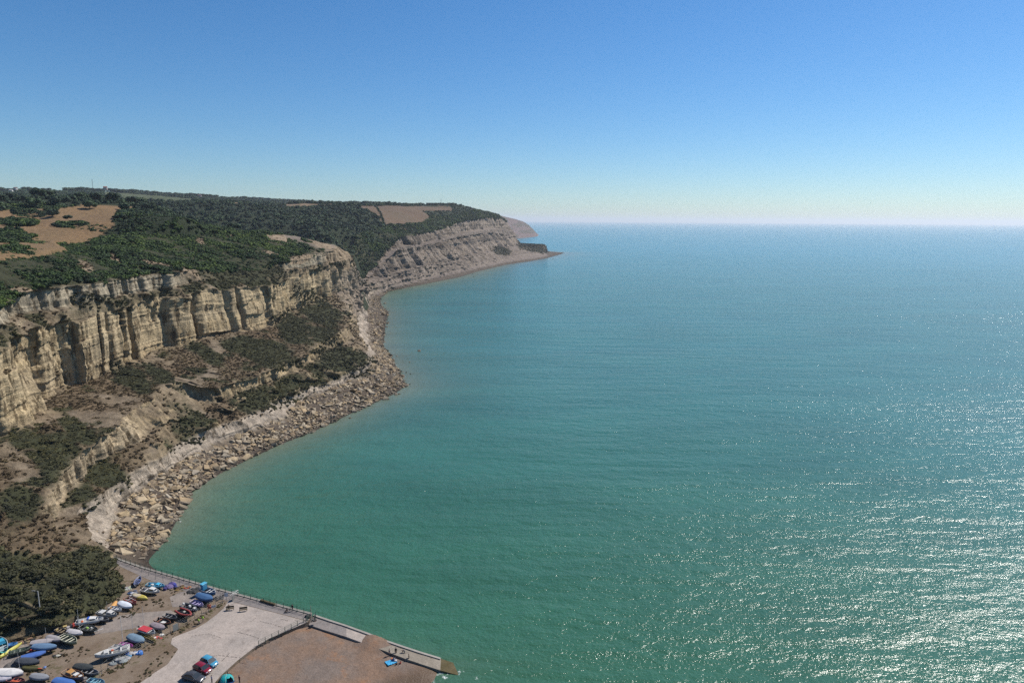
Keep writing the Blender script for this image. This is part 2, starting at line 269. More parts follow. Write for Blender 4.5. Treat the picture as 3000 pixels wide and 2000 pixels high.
GEN = {}
def build_coast():
    ys = [38.0]
    while ys[-1] < 2950: ys.append(ys[-1] + max(0.45, ys[-1] * 0.0024))
    ys = np.array(ys); ny = len(ys)
    X = []; Z = []; seg = [4, 14, 10, 12, 26, 30, 84, 14, 36, 30]   # quads between rows (first: under water -> shore)
    def sm(a, k):
        kk = np.hanning(2 * k + 3)[1:-1]; kk /= kk.sum(); return np.convolve(np.pad(a, k, mode='edge'), kk, 'valid')
    for c in ROWS:
        x, z = ev(c, ys); X.append(sm(x, 9)); Z.append(sm(z, 9))
    X = [X[0] + 14] + X + [X[-1] - 14]; Z = [Z[0] - 3] + Z + [hz(X[-1] - 14, ys) - 2.0]
    X = np.array(X); Z = np.array(Z)
    for i in range(2, len(X)):                  # rows always step inland and upwards
        X[i] = np.minimum(X[i], X[i - 1] - 0.7); 
        if i < len(X) - 1: Z[i] = np.maximum(Z[i], Z[i - 1] + 0.3)
    T = []; 
    for i, k in enumerate(seg): T += list(i + np.arange(k) / k)
    T += list(len(seg) + np.arange(0, 5) / 4.0); T = np.array(T); 
    i0 = np.minimum(T.astype(int), len(X) - 2); f = (T - i0)
    PX = X[i0] * (1 - f)[:, None] + X[i0 + 1] * f[:, None]; PZ = Z[i0] * (1 - f)[:, None] + Z[i0 + 1] * f[:, None]
    PX = PX.T; PZ = PZ.T; YY = np.repeat(ys[:, None], len(T), 1); TT = np.repeat(T[None], ny, 0)
    # smoothed plan normal, pointing out to sea
    mx = sm(X[5], 25); dxdy = np.gradient(mx, ys); nx = 1 / np.sqrt(1 + dxdy ** 2); nyv = -dxdy * nx
    # cliff bands: lower 4-5, main 6-7, upper 8-9 (row numbers shifted by the under-water row)
    def band(a, b, s=0.12): return sst(a - s, a + s, TT) * (1 - sst(b - s, b + s, TT))
    wz = fbm(YY / 25, PZ / 14, 0, 11, 3) * 3
    low, main, upp = band(4, 5), band(6, 7, 0.06), band(8, 9, 0.1)
    far = sst(640, 860, YY); low = low * np.maximum(0.35 + 0.65 * sst(-0.2, 0.2, fbm(YY / 22, 0, 0, 21, 2)), sst(160, 172, YY) * (1 - sst(222, 238, YY))); 
    head = sst(470, 560, YY) * (1 - sst(760, 800, YY))        # the brown headland: no clear bands
    upp = upp * (1 - 0.9 * sst(330, 350, YY) * (1 - sst(425, 445, YY)))
    main = main * (1 - 0.5 * head); upp = upp * (1 - 0.5 * head)
    low = np.maximum(low, far * 0.45 * band(2.6, 6.0, 0.3))
    def saw(yy, wmin, wmax, seed, jump, hold=0.5):
        r = np.random.default_rng(seed); bp = [20.0]
        while bp[-1] < 3000: bp.append(bp[-1] + (wmin + (wmax - wmin) * r.random() ** 1.8) * (1 + max(0, bp[-1] - 500) / 900))
        bp = np.array(bp); am = r.uniform(0.1, 1, len(bp)); jj = jump * r.uniform(0.3, 1.6, len(bp)); hd = hold * r.uniform(0.2, 1.5, len(bp)); tl = r.uniform(-.22, .22, len(bp))
        k = np.clip(np.searchsorted(bp, yy) - 1, 0, len(bp) - 2)
        fr = (yy - bp[k]) / (bp[k + 1] - bp[k]); j = np.clip(jj[k], 0.03, 0.8); h_ = np.clip(hd[k], 0.05, 0.95)
        lv = np.round((PZ + am[k] * 30) / 6.5 + 0.4 * vn(yy / 9, 0.2, 0, seed + 3)); A = np.clip(am[k] + 0.20 * (_h(k.astype(np.int64), lv.astype(np.int64), k * 0, seed) - 0.5), 0.02, 1.1)
        g = np.clip((fr - j) / (1 - j), 0, 1)
        return np.where(fr < j, A * np.clip(fr / j, 0, 1), A * (1 - h_ * g - (1 - h_) * sst(0.88, 1.0, g)))
    b0 = saw(YY + wz * 0.35, 16, 62, 14, 0.06, 0.6); b1 = saw(YY + wz * 0.5, 5, 26, 5, 0.12, 0.35); b2 = saw(YY + wz * 0.8 + 4, 2.5, 7, 6, 0.2); b3 = saw(YY - wz * 0.8, 4, 11, 8, 0.2); b4 = saw(YY + wz, 1.4, 4, 9, 0.25)
    amp = 1 + 0.8 * far
    d = main * amp * (6.0 * b0 + 6.0 * b1 + 1.3 * b2 + 0.35 * b4 - 6.6) + upp * amp * (3.6 * b0 + 4.4 * b3 + 0.9 * b2 + 0.3 * b4 - 4.6) + low * (1 + far) * (3.0 * b3 + 1.3 * b4 + 0.8 * far * b1 - 1.8 - 0.4 * far)
    bedn = vn(PZ / 0.9 + fbm(YY / 30, PX / 30, 0, 31, 2) * 1.5, 0.5, 0.5, 32)
    rockm = np.clip(low + main + upp, 0, 1)
    d += rockm * bedn * 0.55 + far * rockm * vn(PZ / 4.5, 0.2, 0.1, 35) * 0.8 + far * rockm * (b2 * 2.2 + b4 * 1.4 - 1.8) + rockm * fbm(PX / 7, YY / 6, PZ / 16, 41, 5, 0.6) * 0.9 + rockm * (0.4 - np.abs(vn(YY / 2.6, PZ / 11, PX / 9, 43))) * 1.0
    slope = 1 - rockm
    onland = sst(1.0, 2.0, TT)
    oc = slope * sst(3.0, 3.4, TT) * (1 - sst(6.3, 6.6, TT)) * sst(0.10, 0.26, fbm(YY / 12, TT * 1.6, 0, 151, 4)) * (1 - head * 0.5)
    d += oc * (2.2 + 1.6 * b2 + 1.0 * b4)
    gul = (0.5 - np.abs(vn((YY + PZ * 0.25 + wz) / 9, TT * 0.7, 0, 51))) + 0.6 * (0.5 - np.abs(vn((YY + PZ * 0.3) / 3.6, TT * 1.1, 0, 52)))
    d += slope * onland * (1 - sst(9.0, 9.8, TT) * 0.9) * (gul * (2.3 + 2.2 * head + 1.2 * far) + fbm(PX / 14, YY / 14, PZ / 14, 61, 5, 0.55) * 2.6)
    d += head * onland * (1 - sst(8.6, 9.3, TT)) * (saw(YY + wz * 1.4 + PZ * 0.3, 5, 13, 17, 0.4) * 6.0 - 3.0)
    zj = -(sst(6.6, 7.2, TT) * (1 - sst(7.3, 8.2, TT))) * vn(YY / 7, 3.3, 0, 77) * 1.6 + slope * onland * fbm(PX / 7, YY / 7, 0, 71, 4) * 1.3 * (1 - sst(9.4, 9.9, TT) * 0.6) * (1 - sst(1, 1.6, YY * 0))
    # beach rubble
    d *= 1 - sst(10, 10.3, TT)
    PXd = PX + d * nx[:, None]; YYd = YY + d * nyv[:, None]; PZd = PZ + zj
    P0 = np.stack([PXd, YYd, PZd], -1); g1 = np.gradient(P0, axis=0); g2 = np.gradient(P0, axis=1); nn = np.cross(g1, g2); nz = np.abs(nn[..., 2]) / (np.linalg.norm(nn, axis=2) + 1e-9)
    for _ in range(2): nz[1:-1, 1:-1] = (nz[1:-1, 1:-1] * 2 + nz[:-2, 1:-1] + nz[2:, 1:-1] + nz[1:-1, :-2] + nz[1:-1, 2:]) / 6
    steep = 1 - sst(0.52, 0.74, nz)
    u, v = proj(PXd, YYd, PZd)
    wob = fbm(PXd / 9, YYd / 9, PZd / 9, 81, 4) * 0.6
    green = ell(u, v, GREEN, wob)
    upslope = sst(8.85, 9.1, TT + wob * 0.3) * (1 - 0.0 * far)
    bare = ell(u, v, BARE, wob * 0.8) * (YY < 640)
    green = np.maximum(green, upslope * (1 - bare) * (1 - head * sst(0.0, 0.45, fbm(PX / 16, YYd / 22, 0, 83, 3) + 0.5)*0.9))
    near = 1 - sst(150, 175, YY + (PX + 100) * 0.2)
    nearg = sst(0.30, 0.05, fbm(PXd / 14, YYd / 14, 0, 85, 3) + 0.9 * sst(1640, 1570, v + wob * 60)) * near * (TT > 1.5)
    green = np.maximum(green, nearg)
    spill = sst(345, 360, YY) * (1 - sst(420, 440, YY)) * sst(7.15, 7.6, TT); bench = sst(6.95, 7.15, TT) * (1 - sst(7.8, 8.05, TT)) * sst(-0.25, 0.05, fbm(YYd / 9, PXd / 9, 0, 152, 3))
    green = np.maximum(green, np.maximum(spill, bench) * (1 - far))
    green = np.maximum(green, slope * sst(2.2, 2.8, TT) * (1 - far) * (1 - 0.8 * head) * sst(0.10, 0.30, fbm(PXd / 8, YYd / 8, PZd / 8, 121, 4)) * 0.95)
    brownm = slope * sst(2.3, 3.0, TT + wob * 0.5) * sst(0.80, 0.50, 0.5 + 0.5 * fbm(PXd / 11, YYd / 11, PZd / 11, 91, 4) + 0.36 * far + 0.5 * head)
    brownm = np.maximum(brownm, near * (TT > 1.5) * 0.9)
    # colours of the ground itself
    L = lambda *c: np.array(c)
    h1 = (0.5 + 0.5 * fbm(YYd / 30, PXd / 30, PZd / 6, 101, 4))[..., None]
    tan = L(.44,.335,.19) * (1 - h1) + L(.36,.29,.19) * h1
    grey = L(.30,.265,.225); cream = L(.46,.40,.33)
    upk = sst(7.6, 8.2, TT)[..., None]; basek = sst(0.35, 0.0, (PZd - Z[6][:, None]) / 22)[..., None]
    rockc = tan * (1 - upk) + L(.33,.28,.20) * upk; rockc = rockc * (1 - 0.35 * basek) + L(.32,.23,.125) * 0.35 * basek
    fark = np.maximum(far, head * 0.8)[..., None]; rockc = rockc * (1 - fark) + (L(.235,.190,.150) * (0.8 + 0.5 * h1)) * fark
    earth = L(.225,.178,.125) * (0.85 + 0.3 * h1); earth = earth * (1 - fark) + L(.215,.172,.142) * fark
    ht = (0.5 + 0.5 * fbm(YYd / 18, PXd / 18, 0, 111, 3))[..., None]
    brown = L(.125,.083,.047) * ht + L(.135,.105,.062) * (1 - ht)
    gcol = L(.045,.047,.022)
    band_f = vn(PZd / 6.5 + fbm(YYd / 140, 0, 0, 131, 2) * 0.8, 0.3, 0, 132) * 0.5 + vn(PZd / 2.3, 0.7, 0, 133) * 0.35 + fbm(YYd / 12, PZd / 20, 0, 134, 4) * 0.5
    dk = (1 - 0.42 * sst(0.02, 0.30, band_f) * far * sst(2.2, 3.2, TT) * (0.55 + 0.45 * rockm))[..., None]; rockc = rockc * dk; earth = earth * dk * (1 - 0.15 * far[..., None])
    ock = np.clip(oc + 0.55 * slope * (TT > 2.2), 0, 1) * steep * (TT < 8.9); ridge = low * (1 - sst(218, 236, YY + wz)) * (YY > 160); ledge = rockm * (1 - steep) * (1 - far * 0.6) * sst(-0.3, 0.1, fbm(PXd / 4, YYd / 4, PZd / 4, 161, 3)); brownm = np.maximum(brownm, ledge * (TT > 3)); rm = np.clip(rockm + ock * 0.9, 0, 1)[..., None] * (1 - 0.8 * ledge[..., None]); brownm = brownm * (1 - 0.85 * ock); green = green * (1 - 0.8 * ock)
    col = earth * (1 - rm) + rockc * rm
    rg_ = ridge[..., None]; col = col * (1 - rg_) + L(.38,.30,.195) * rg_; brownm = brownm * (1 - ridge); green = green * (1 - 0.8 * ridge)
    bm_ = brownm[..., None]; col = col * (1 - bm_ * 0.9) + brown * bm_ * 0.9
    g_ = (green * (1 - rockm * 0.7))[..., None]; col = col * (1 - g_) + gcol * g_
    bb = bare[..., None]; col = col * (1 - bb) + L(.27,.205,.135) * bb
    scarp = band(2, 3, 0.1) * (1 - far) * (YY > 167); col = col * (1 - scarp[..., None] * 0.8) + L(.40,.335,.265) * scarp[..., None] * 0.8
    beach = (1 - sst(1.7, 2.1, TT))[..., None]
    col = col * (1 - beach) + L(.09,.07,.052) * beach
    wet = (1 - sst(0.0, 0.9, PZd))[..., None]; col = col * (1 - 0.5 * wet)
    rock_a = np.clip(rockm + ock + bare * 0.5 + scarp * 0.5, 0, 1) * (1 - green * 0.8)
    V = np.stack([PXd, YYd, PZd], -1).reshape(-1, 3); nT = len(T)
    Fc = grid_faces(ny, nT)
    cut = np.searchsorted(ys, 790.0)
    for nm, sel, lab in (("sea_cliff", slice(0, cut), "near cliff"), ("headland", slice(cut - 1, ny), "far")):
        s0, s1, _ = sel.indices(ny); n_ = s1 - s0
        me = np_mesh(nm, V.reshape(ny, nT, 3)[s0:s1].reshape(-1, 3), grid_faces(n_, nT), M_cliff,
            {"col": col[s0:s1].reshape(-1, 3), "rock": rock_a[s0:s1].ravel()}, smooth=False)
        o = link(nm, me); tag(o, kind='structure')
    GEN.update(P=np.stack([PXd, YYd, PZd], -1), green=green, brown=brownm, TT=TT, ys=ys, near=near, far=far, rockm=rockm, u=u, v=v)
build_coast()

def build_land():
    # polar sheet around the viewpoint's ground, finest where it is near
    az = np.radians(np.linspace(-75, 9, 520)); r = [150.0]
    while r[-1] < 6000: r.append(r[-1] * 1.0085 + 0.2)
    r = np.array(r); AZ, R_ = np.meshgrid(az, r, indexing='ij'); X = R_ * np.sin(AZ); Y = R_ * np.cos(AZ)
    Z = land_z(X, Y); Z = np.maximum(Z, -20)
    u, v = proj(X, Y, Z); wob = fbm(X / 20, Y / 20, 0, 5, 3)
    wu = u + wob * 5; wv = v + wob * 1.5
    col = np.zeros(X.shape + (3,)); base = np.array([.026, .036, .016]); col[:] = base
    h = (0.5 + 0.5 * fbm(X / 25, Y / 25, 0, 9, 4))[..., None]
    dry = np.array([.27, .165, .080]) * h + np.array([.19, .13, .068]) * (1 - h)
    f1 = in_poly(wu, wv, FIELD1) & (R_ < 900); f2 = in_poly(wu, wv, FIELD2) & (R_ < 1750) & (R_ > 850)
    f3 = in_poly(wu, wv, FIELD3) & (R_ > 1200); f4 = (in_poly(wu, wv, FIELD4) | in_poly(wu, wv, FIELD5)) & (R_ > 1100)
    col[f1] = dry[f1]; dry2 = np.array([.165, .105, .068]) * h + np.array([.12, .09, .055]) * (1 - h); col[f2] = dry2[f2]
    col[f3] = np.array([.085, .10, .048]); col[f4] = np.array([.22, .155, .095])
    n, k = X.shape
    me = np_mesh("hills", np.stack([X, Y, Z], -1).reshape(-1, 3), grid_faces(n, k)[:, ::-1], M_land, {"col": col.reshape(-1, 3)}, smooth=True)
    tag(link("hills", me), kind='structure')
build_land()
# ---------------------------------------------------------------- distant headland
def build_distant():
    top = [UD(u, v, d) for u, v, d in [(1330,616,3000),(1440,625,3400),(1480,635,3600),(1510,642,3750),(1535,650,3900),(1550,660,4050),(1562,672,4200),(1572,683,4350),(1580,689,4500)]]
    t = np.array(top); n = 90; s = np.linspace(0, len(t) - 1, n); T = np.stack([np.interp(s, range(len(t)), t[:, i]) for i in range(3)], 1)
    k = 40; V = np.zeros((n, k + 30, 3)); col = np.zeros((n, k + 30, 3))
    for j in range(k + 30):
        if j < k:
            f = j / k; off = (1 - f) * (T[:, 2] + 10) * 1.1; z = T[:, 2] * f ** 1.15 - 6 * (1 - f)
            x = T[:, 0] + off * 0.75; y = T[:, 1] - off * 0.65
        else:
            g = (j - k) / 29; x = T[:, 0] - 900 * g; y = T[:, 1] + 500 * g; z = T[:, 2] * (1 - 0.3 * g * g)
        V[:, j] = np.stack([x, y, z], 1)
    d = fbm(V[..., 0] / 60, V[..., 2] / 90, 0, 5, 5) * 14 + (0.5 - abs(vn(V[..., 0] / 45, V[..., 2] / 200, 0, 4))) * 14
    V[:, :k, 1] += d[:, :k]; V[:, 1:k, 2] += fbm(V[:, 1:k, 0] / 40, V[:, 1:k, 1] / 40, 0, 8, 3) * 4
    g = (fbm(V[..., 0] / 80, V[..., 2] / 30, 0, 15, 4) > 0.15)
    col[:] = (.165, .120, .110); col[g] = (.11, .092, .075); col[:, k:] = (.06, .065, .04)
    me = np_mesh("distant_headland", V.reshape(-1, 3), grid_faces(n, k + 30), M_cliff, {"col": col.reshape(-1, 3), "rock": np.full(n * (k + 30), 0.4)})
    tag(link("distant_headland", me), kind='structure')
build_distant()
# ---------------------------------------------------------------- sea
def build_sea():
    mt, n, b = newmat("sea_water")
    p = pos(n); c = attr(n, "col", 'Color')
    # broad soft patches of silt and of wind on the water
    pt = noise(n, 0.012, 4, 0.6, sc3=(1, 2.2, 1)); c = mixc(n, 1.0, c, mth(n, 'MULTIPLY_ADD', pt, 0.5, 0.50), 'MULTIPLY')
    foam = attr(n, "foam")
    fn = noise(n, 0.55, 8, 0.75); ff = mth(n, 'MULTIPLY', mth(n, 'SUBTRACT', mth(n, 'ADD', fn, foam), 1.12, clamp=True), 6.0, clamp=True)
    c = mixc(n, ff, c, (0.8, 0.82, 0.8)); n.links.new(c, b.inputs['Base Color'])
    b.inputs['IOR'].default_value = 1.33; b.inputs['Specular IOR Level'].default_value = 0.5
    rg = mth(n, 'MULTIPLY_ADD', ff, 0.6, 0.20); n.links.new(rg, b.inputs['Roughness'])
    w1 = noise(n, 0.06, 2, 0.5, sc3=(0.4, 1.6, 1)); w2 = noise(n, 0.24, 3, 0.55, sc3=(0.85, 1.25, 1)); w3 = noise(n, 1.35, 3, 0.6)
    h = mth(n, 'ADD', mth(n, 'MULTIPLY', w1, 1.15), mth(n, 'ADD', mth(n, 'MULTIPLY', w2, 0.66), mth(n, 'MULTIPLY', w3, 0.225)))
    gust = ramp(n, noise(n, 0.004, 4, 0.6, sc3=(0.35, 2.2, 1)), [(0.36, (0.78,)*3), (0.60, (1.15,)*3)]); h = mth(n, 'MULTIPLY', h, gust)
    bump(n, b, h, 1.0, 1.0)
    az = np.radians(np.linspace(-95, 95, 380)); r = [60.0]
    while r[-1] < 43000: r.append(r[-1] * 1.02)
    r = np.array(r); AZ, R_ = np.meshgrid(az, r, indexing='ij'); X = R_ * np.sin(AZ); Y = R_ * np.cos(AZ)
    sx = ev(shore, Y)[0]; sx = np.where(Y < 166, np.interp(Y, [40, 100, 121, 125.5, 126, 138, 165], [-60, -31, -18.6, -15.6, -11, -43.5, -106]), sx); off = X - sx                                   # metres out from the shore
    sil = np.exp(-np.clip(off, 0, 5000) / (7 + 0.022 * Y)) * (0.3 + 0.7 * sst(160, 200, Y)) 
    sil = np.clip(sil + 0.22 * np.exp(-((Y - 420) / 160) ** 2) * np.exp(-np.maximum(off, 0) / 120), 0, 1)[..., None]
    g = sst(90, 430, R_)[..., None]; bl = sst(500, 2600, R_)[..., None]
    near_ = np.array([.036, .125, .070]); mid = np.array([.032, .165, .150]); deep = np.array([.020, .205, .250])  # bluer with distance: deeper water, plus growing sky reflection put into the colour
    col = near_ * (1 - g) + mid * g; col = col * (1 - bl) + deep * bl
    col = col * (1 - sil * 0.85) + np.array([.165, .185, .125]) * sil * 0.85
    foam = 0.65 * np.exp(-np.abs(off - 1) / 2.6) * (R_ < 1500) * (Y > 168)
    for fu, fv, fr, fa in ((1290, 1975, 5.5, .66), (1345, 1962, 3.0, .66), (1400, 1985, 3.0, .6), (1190, 1893, 2.0, .55), (1225, 1905, 2.0, .55), (1250, 1995, 3.5, .62)):
        q = U(fu, fv, 0); foam = np.maximum(foam, fa * np.exp(-((X - q[0]) ** 2 + (Y - q[1]) ** 2) / fr ** 2))
    me = np_mesh("sea", np.stack([X, Y, X * 0], -1).reshape(-1, 3), grid_faces(len(az), len(r))[:, ::-1], mt, {"col": col.reshape(-1, 3), "foam": foam.ravel()}, smooth=True)
    tag(link("sea", me), kind='structure')
build_sea()
# ---------------------------------------------------------------- foliage prototypes (one crown mesh of many leaf clumps)
def crown_mesh(name, seed, mat, nl=260, flat=0.75, leaf=0.16, lumps=7):
    r = np.random.default_rng(seed); cs = []
    for i in range(lumps):
        a = r.uniform(0, 6.283); q = r.uniform(0.15, 0.62); cs.append((q * math.cos(a), q * math.sin(a), r.uniform(0.12, 0.55) * flat, r.uniform(0.32, 0.5)))
    V = []; Q = []
    for i in range(nl):
        cx, cy, cz, cr = cs[r.integers(lumps)]; d = r.normal(size=3); d /= np.linalg.norm(d); d[2] = abs(d[2]) * 0.9 - 0.15 if r.random() < 0.8 else d[2]
        p = np.array([cx, cy, cz]) + d * cr * r.uniform(0.8, 1.08) * np.array([1, 1, flat]); 
        nrm = d + r.normal(size=3) * 0.55; nrm /= np.linalg.norm(nrm); a = np.cross(nrm, r.normal(size=3)); a /= np.linalg.norm(a); b_ = np.cross(nrm, a)
        s = leaf * r.uniform(0.6, 1.3); k = len(V)
        V += [p + a * s, p + b_ * s * 0.8, p - a * s, p - b_ * s * 0.8]; Q.append((k, k + 1, k + 2, k + 3))
    # solid inner clumps so the crown is not see-through
    for cx, cy, cz, cr in cs:
        k = len(V); nu, nv_ = 7, 4
        for i in range(nv_ + 1):
            th = math.pi * i / nv_
            for j in range(nu):
                ph = 6.2832 * j / nu; q = cr * 0.86 * r.uniform(0.85, 1.1)
                V.append(np.array([cx + q * math.sin(th) * math.cos(ph), cy + q * math.sin(th) * math.sin(ph), cz + q * math.cos(th) * flat]))
        for i in range(nv_):
            for j in range(nu):
                Q.append((k + i * nu + j, k + (i + 1) * nu + j, k + (i + 1) * nu + (j + 1) % nu, k + i * nu + (j + 1) % nu))
    return np_mesh(name, np.array(V), np.array(Q), mat)
def scatter(name, protos, P, S, label_kind='stuff', tilt=0.15):
    """points P (n,3), sizes S (n,) -> one object of instanced clumps"""
    objs = []
    coll = bpy.data.collections.new(name + "_kinds")
    for i, me in enumerate(protos):
        o = bpy.data.objects.new(name + "_kind", me); coll.objects.link(o)
    me = bpy.data.meshes.new(name); me.vertices.add(len(P)); me.vertices.foreach_set("co", np.asarray(P, np.float32).ravel())
    a = me.attributes.new("size", 'FLOAT', 'POINT'); a.data.foreach_set("value", np.asarray(S, np.float32))
    o = link(name, me); tag(o, kind=label_kind)
    g = bpy.data.node_groups.new(name, 'GeometryNodeTree')
    g.interface.new_socket("Geometry", in_out='INPUT', socket_type='NodeSocketGeometry'); g.interface.new_socket("Geometry", in_out='OUTPUT', socket_type='NodeSocketGeometry')
    gi = g.nodes.new('NodeGroupInput'); go = g.nodes.new('NodeGroupOutput'); ip = g.nodes.new('GeometryNodeInstanceOnPoints')
    ci = g.nodes.new('GeometryNodeCollectionInfo'); ci.inputs['Collection'].default_value = coll; ci.inputs['Separate Children'].default_value = True; ci.inputs['Reset Children'].default_value = True
    ip.inputs['Pick Instance'].default_value = True
    rv = g.nodes.new('FunctionNodeRandomValue'); rv.data_type = 'FLOAT_VECTOR'; rv.inputs[0].default_value = (-tilt, -tilt, 0); rv.inputs[1].default_value = (tilt, tilt, 6.283)
    ri = g.nodes.new('FunctionNodeRandomValue'); ri.data_type = 'INT'; ri.inputs['Min'].default_value = 0; ri.inputs['Max'].default_value = len(protos) - 1
    at = g.nodes.new('GeometryNodeInputNamedAttribute'); at.data_type = 'FLOAT'; at.inputs[0].default_value = "size"
    L = g.links.new; L(gi.outputs[0], ip.inputs['Points']); L(ci.outputs[0], ip.inputs['Instance']); L(rv.outputs[0], ip.inputs['Rotation'])
    L([s for s in ri.outputs if s.type == 'INT'][0], ip.inputs['Instance Index']); L(at.outputs[0], ip.inputs['Scale']); L(ip.outputs[0], go.inputs[0])
    md = o.modifiers.new("scatter", 'NODES'); md.node_group = g
    return o
scrub_p = [crown_mesh("scrub_clump", 100 + i, M_leaf, 240, 0.8, 0.15) for i in range(4)]
wood_p = [crown_mesh("tree_crown", 200 + i, M_wood_leaf, 240, 0.95, 0.15) for i in range(4)]
M_heath = leaf_mat("undercliff_leaves", (0.024, 0.026, 0.012), (0.052, 0.052, 0.020), (0.105, 0.094, 0.034))
heath_p = [crown_mesh("heath_clump", 500 + i, M_heath, 200, 0.6, 0.16) for i in range(4)]
brack_p = [crown_mesh("bracken_clump", 300 + i, M_brown, 120, 0.6, 0.2, 5) for i in range(3)]

def scatter_all():
    P = GEN['P']; ny, nT, _ = P.shape
    a = P[:-1, :-1]; b1 = P[1:, :-1] - a; b2 = P[:-1, 1:] - a
    area = np.linalg.norm(np.cross(b1, b2), axis=2); dist = np.linalg.norm(a[..., :2], axis=2)
    gr = GEN['green'][:-1, :-1]; br = GEN['brown'][:-1, :-1]; TT = GEN['TT'][:-1, :-1]
    u, v = GEN['u'][:-1, :-1], GEN['v'][:-1, :-1]; vis = (u > -250) & (u < 3100) & (v < 2200) & (P[:-1, :-1, 1] < 2300)
    def place(prob, f):
        k = rng.random(prob.shape) < prob; n = int(k.sum()); r = rng.random((n, 2)); return a[k] + b1[k] * r[:, :1] + b2[k] * r[:, 1:], k
    size = np.clip(1.0 + dist * 0.0019, 1.2, 3.2) * np.where(TT < 8.8, 0.62 + 0.3 * (v > 1560), 1.0)
    p, k = place(vis * (TT > 1.8) * sst(0.35, 0.8, gr) * area / (1.15 * size ** 2) * np.where(TT < 8.8, 0.62 + 0.4 * (v > 1560), 1.0), 0)
    S = size[k] * rng.uniform(0.7, 1.35, len(p)); p[:, 2] -= 0.25 * S; lowm = TT[k] < 8.8
    p2, k2 = place(vis * (TT > 1.8) * sst(0.4, 0.9, br) * (1 - gr) * area / 1.7 * (dist < 750), 0)
    S2 = rng.uniform(0.45, 1.0, len(p2)); p2[:, 2] -= 0.15
    # hills: gorse and woodland wherever there is no field
    def polar(n, r0, r1, a0, a1):
        r = np.exp(rng.uniform(math.log(r0), math.log(r1), n)); t = np.radians(rng.uniform(a0, a1, n)); x = r * np.sin(t); y = r * np.cos(t); return x, y, r
    def cover(x, y, r, keepf=False):
        z = land_z(x, y); uu, vv = proj(x, y, z); wob = fbm(x / 20, y / 20, 0, 5, 3); wu = uu + wob * 5; wv = vv + wob * 1.5
        fld = (in_poly(wu, wv, FIELD1) & (r < 900)) | (in_poly(wu, wv, FIELD2) & (r < 1750) & (r > 850)) | (in_poly(wu, wv, FIELD3) & (r > 1200)) | ((in_poly(wu, wv, FIELD4) | in_poly(wu, wv, FIELD5)) & (r > 1100))
        isl = ell(uu, vv, FIELD_ISLE, wob * 0.2) > 0.5
        far_ = sst(0, 1, (x - edge_x(y)) / 1.0)
        ok = (x < edge_x(y) + 2) & (~fld)
        return z, ok, isl & fld & (r < 900), uu, vv
    x, y, r = polar(90000, 190, 700, -50, 2); z, ok, isl, uu, vv = cover(x, y, r)
    k = (ok | isl) & (uu > -120); dens = np.clip((r / 560) ** 2, 0, 1); k &= rng.random(len(k)) < dens
    P3 = np.stack([x, y, z], 1)[k]; S3 = np.clip(1.15 + r[k] * 0.0016, 1.2, 2.6) * rng.uniform(0.6, 1.45, k.sum()); P3[:, 2] -= 0.25 * S3
    scatter("undercliff_scrub", heath_p, p[lowm], S[lowm]); p = p[~lowm]; S = S[~lowm]
    for q, qs in ((p, S), (P3, S3)): hh_ = fbm(q[:, 0] / 13, q[:, 1] / 13, 0, 141, 3); q[:, 2] += hh_ * 1.7; qs *= 1 + 0.45 * hh_
    scatter("scrub", scrub_p, np.vstack([p, P3]), np.r_[S, S3]); scatter("bracken", brack_p, p2, S2)
    x, y, r = polar(70000, 640, 3200, -42, 3); z, ok, isl, uu, vv = cover(x, y, r)
    k = ok & (uu > -120) & (uu < 1530); k &= rng.random(len(k)) < np.clip((r / 1500) ** 2, 0.22, 1)
    # low open ground on the far cliff top carries gorse, not trees
    s4 = np.clip(2.2 + r[k] * 0.0018, 3, 6.5) * (0.45 + 1.1 * rng.random(k.sum()) ** 1.3); s4 *= np.where((uu[k] > 1240) & (r[k] > 1000), 0.55, 1)
    P4 = np.stack([x, y, z], 1)[k]; P4[:, 2] -= 0.15 * s4; scatter("woodland", wood_p, P4, s4)
    print("scatter", len(S) + len(S3), len(p2), len(P4))
scatter_all()
# ================================================================ harbour arm, boat yard, beach
GZ = 4.0
def simple(name, c, rough=0.7, spec=0.3, var=0.25, scale=2.0, metal=0.0, bmp=0.0):
    mt, n, b = newmat(name)
    if var:
        f = mth(n, 'MULTIPLY_ADD', noise(n, scale, 5, 0.65), 2 * var, 1 - var)
        n.links.new(mixc(n, 1.0, tuple(0.8 * q for q in c), f, 'MULTIPLY'), b.inputs['Base Color'])
        if bmp: bump(n, b, noise(n, scale * 2, 4, 0.6), bmp)
    else: b.inputs['Base Color'].default_value = (*c, 1)
    b.inputs['Roughness'].default_value = rough; b.inputs['Specular IOR Level'].default_value = spec; b.inputs['Metallic'].default_value = metal
    return mt
_mc = {}
def paint(c, rough=0.5, var=0.38, spec=0.4, scale=1.6):
    k = (tuple(c), rough, var)
    if k not in _mc: _mc[k] = simple("paint", c, rough, spec, var, scale)
    return _mc[k]
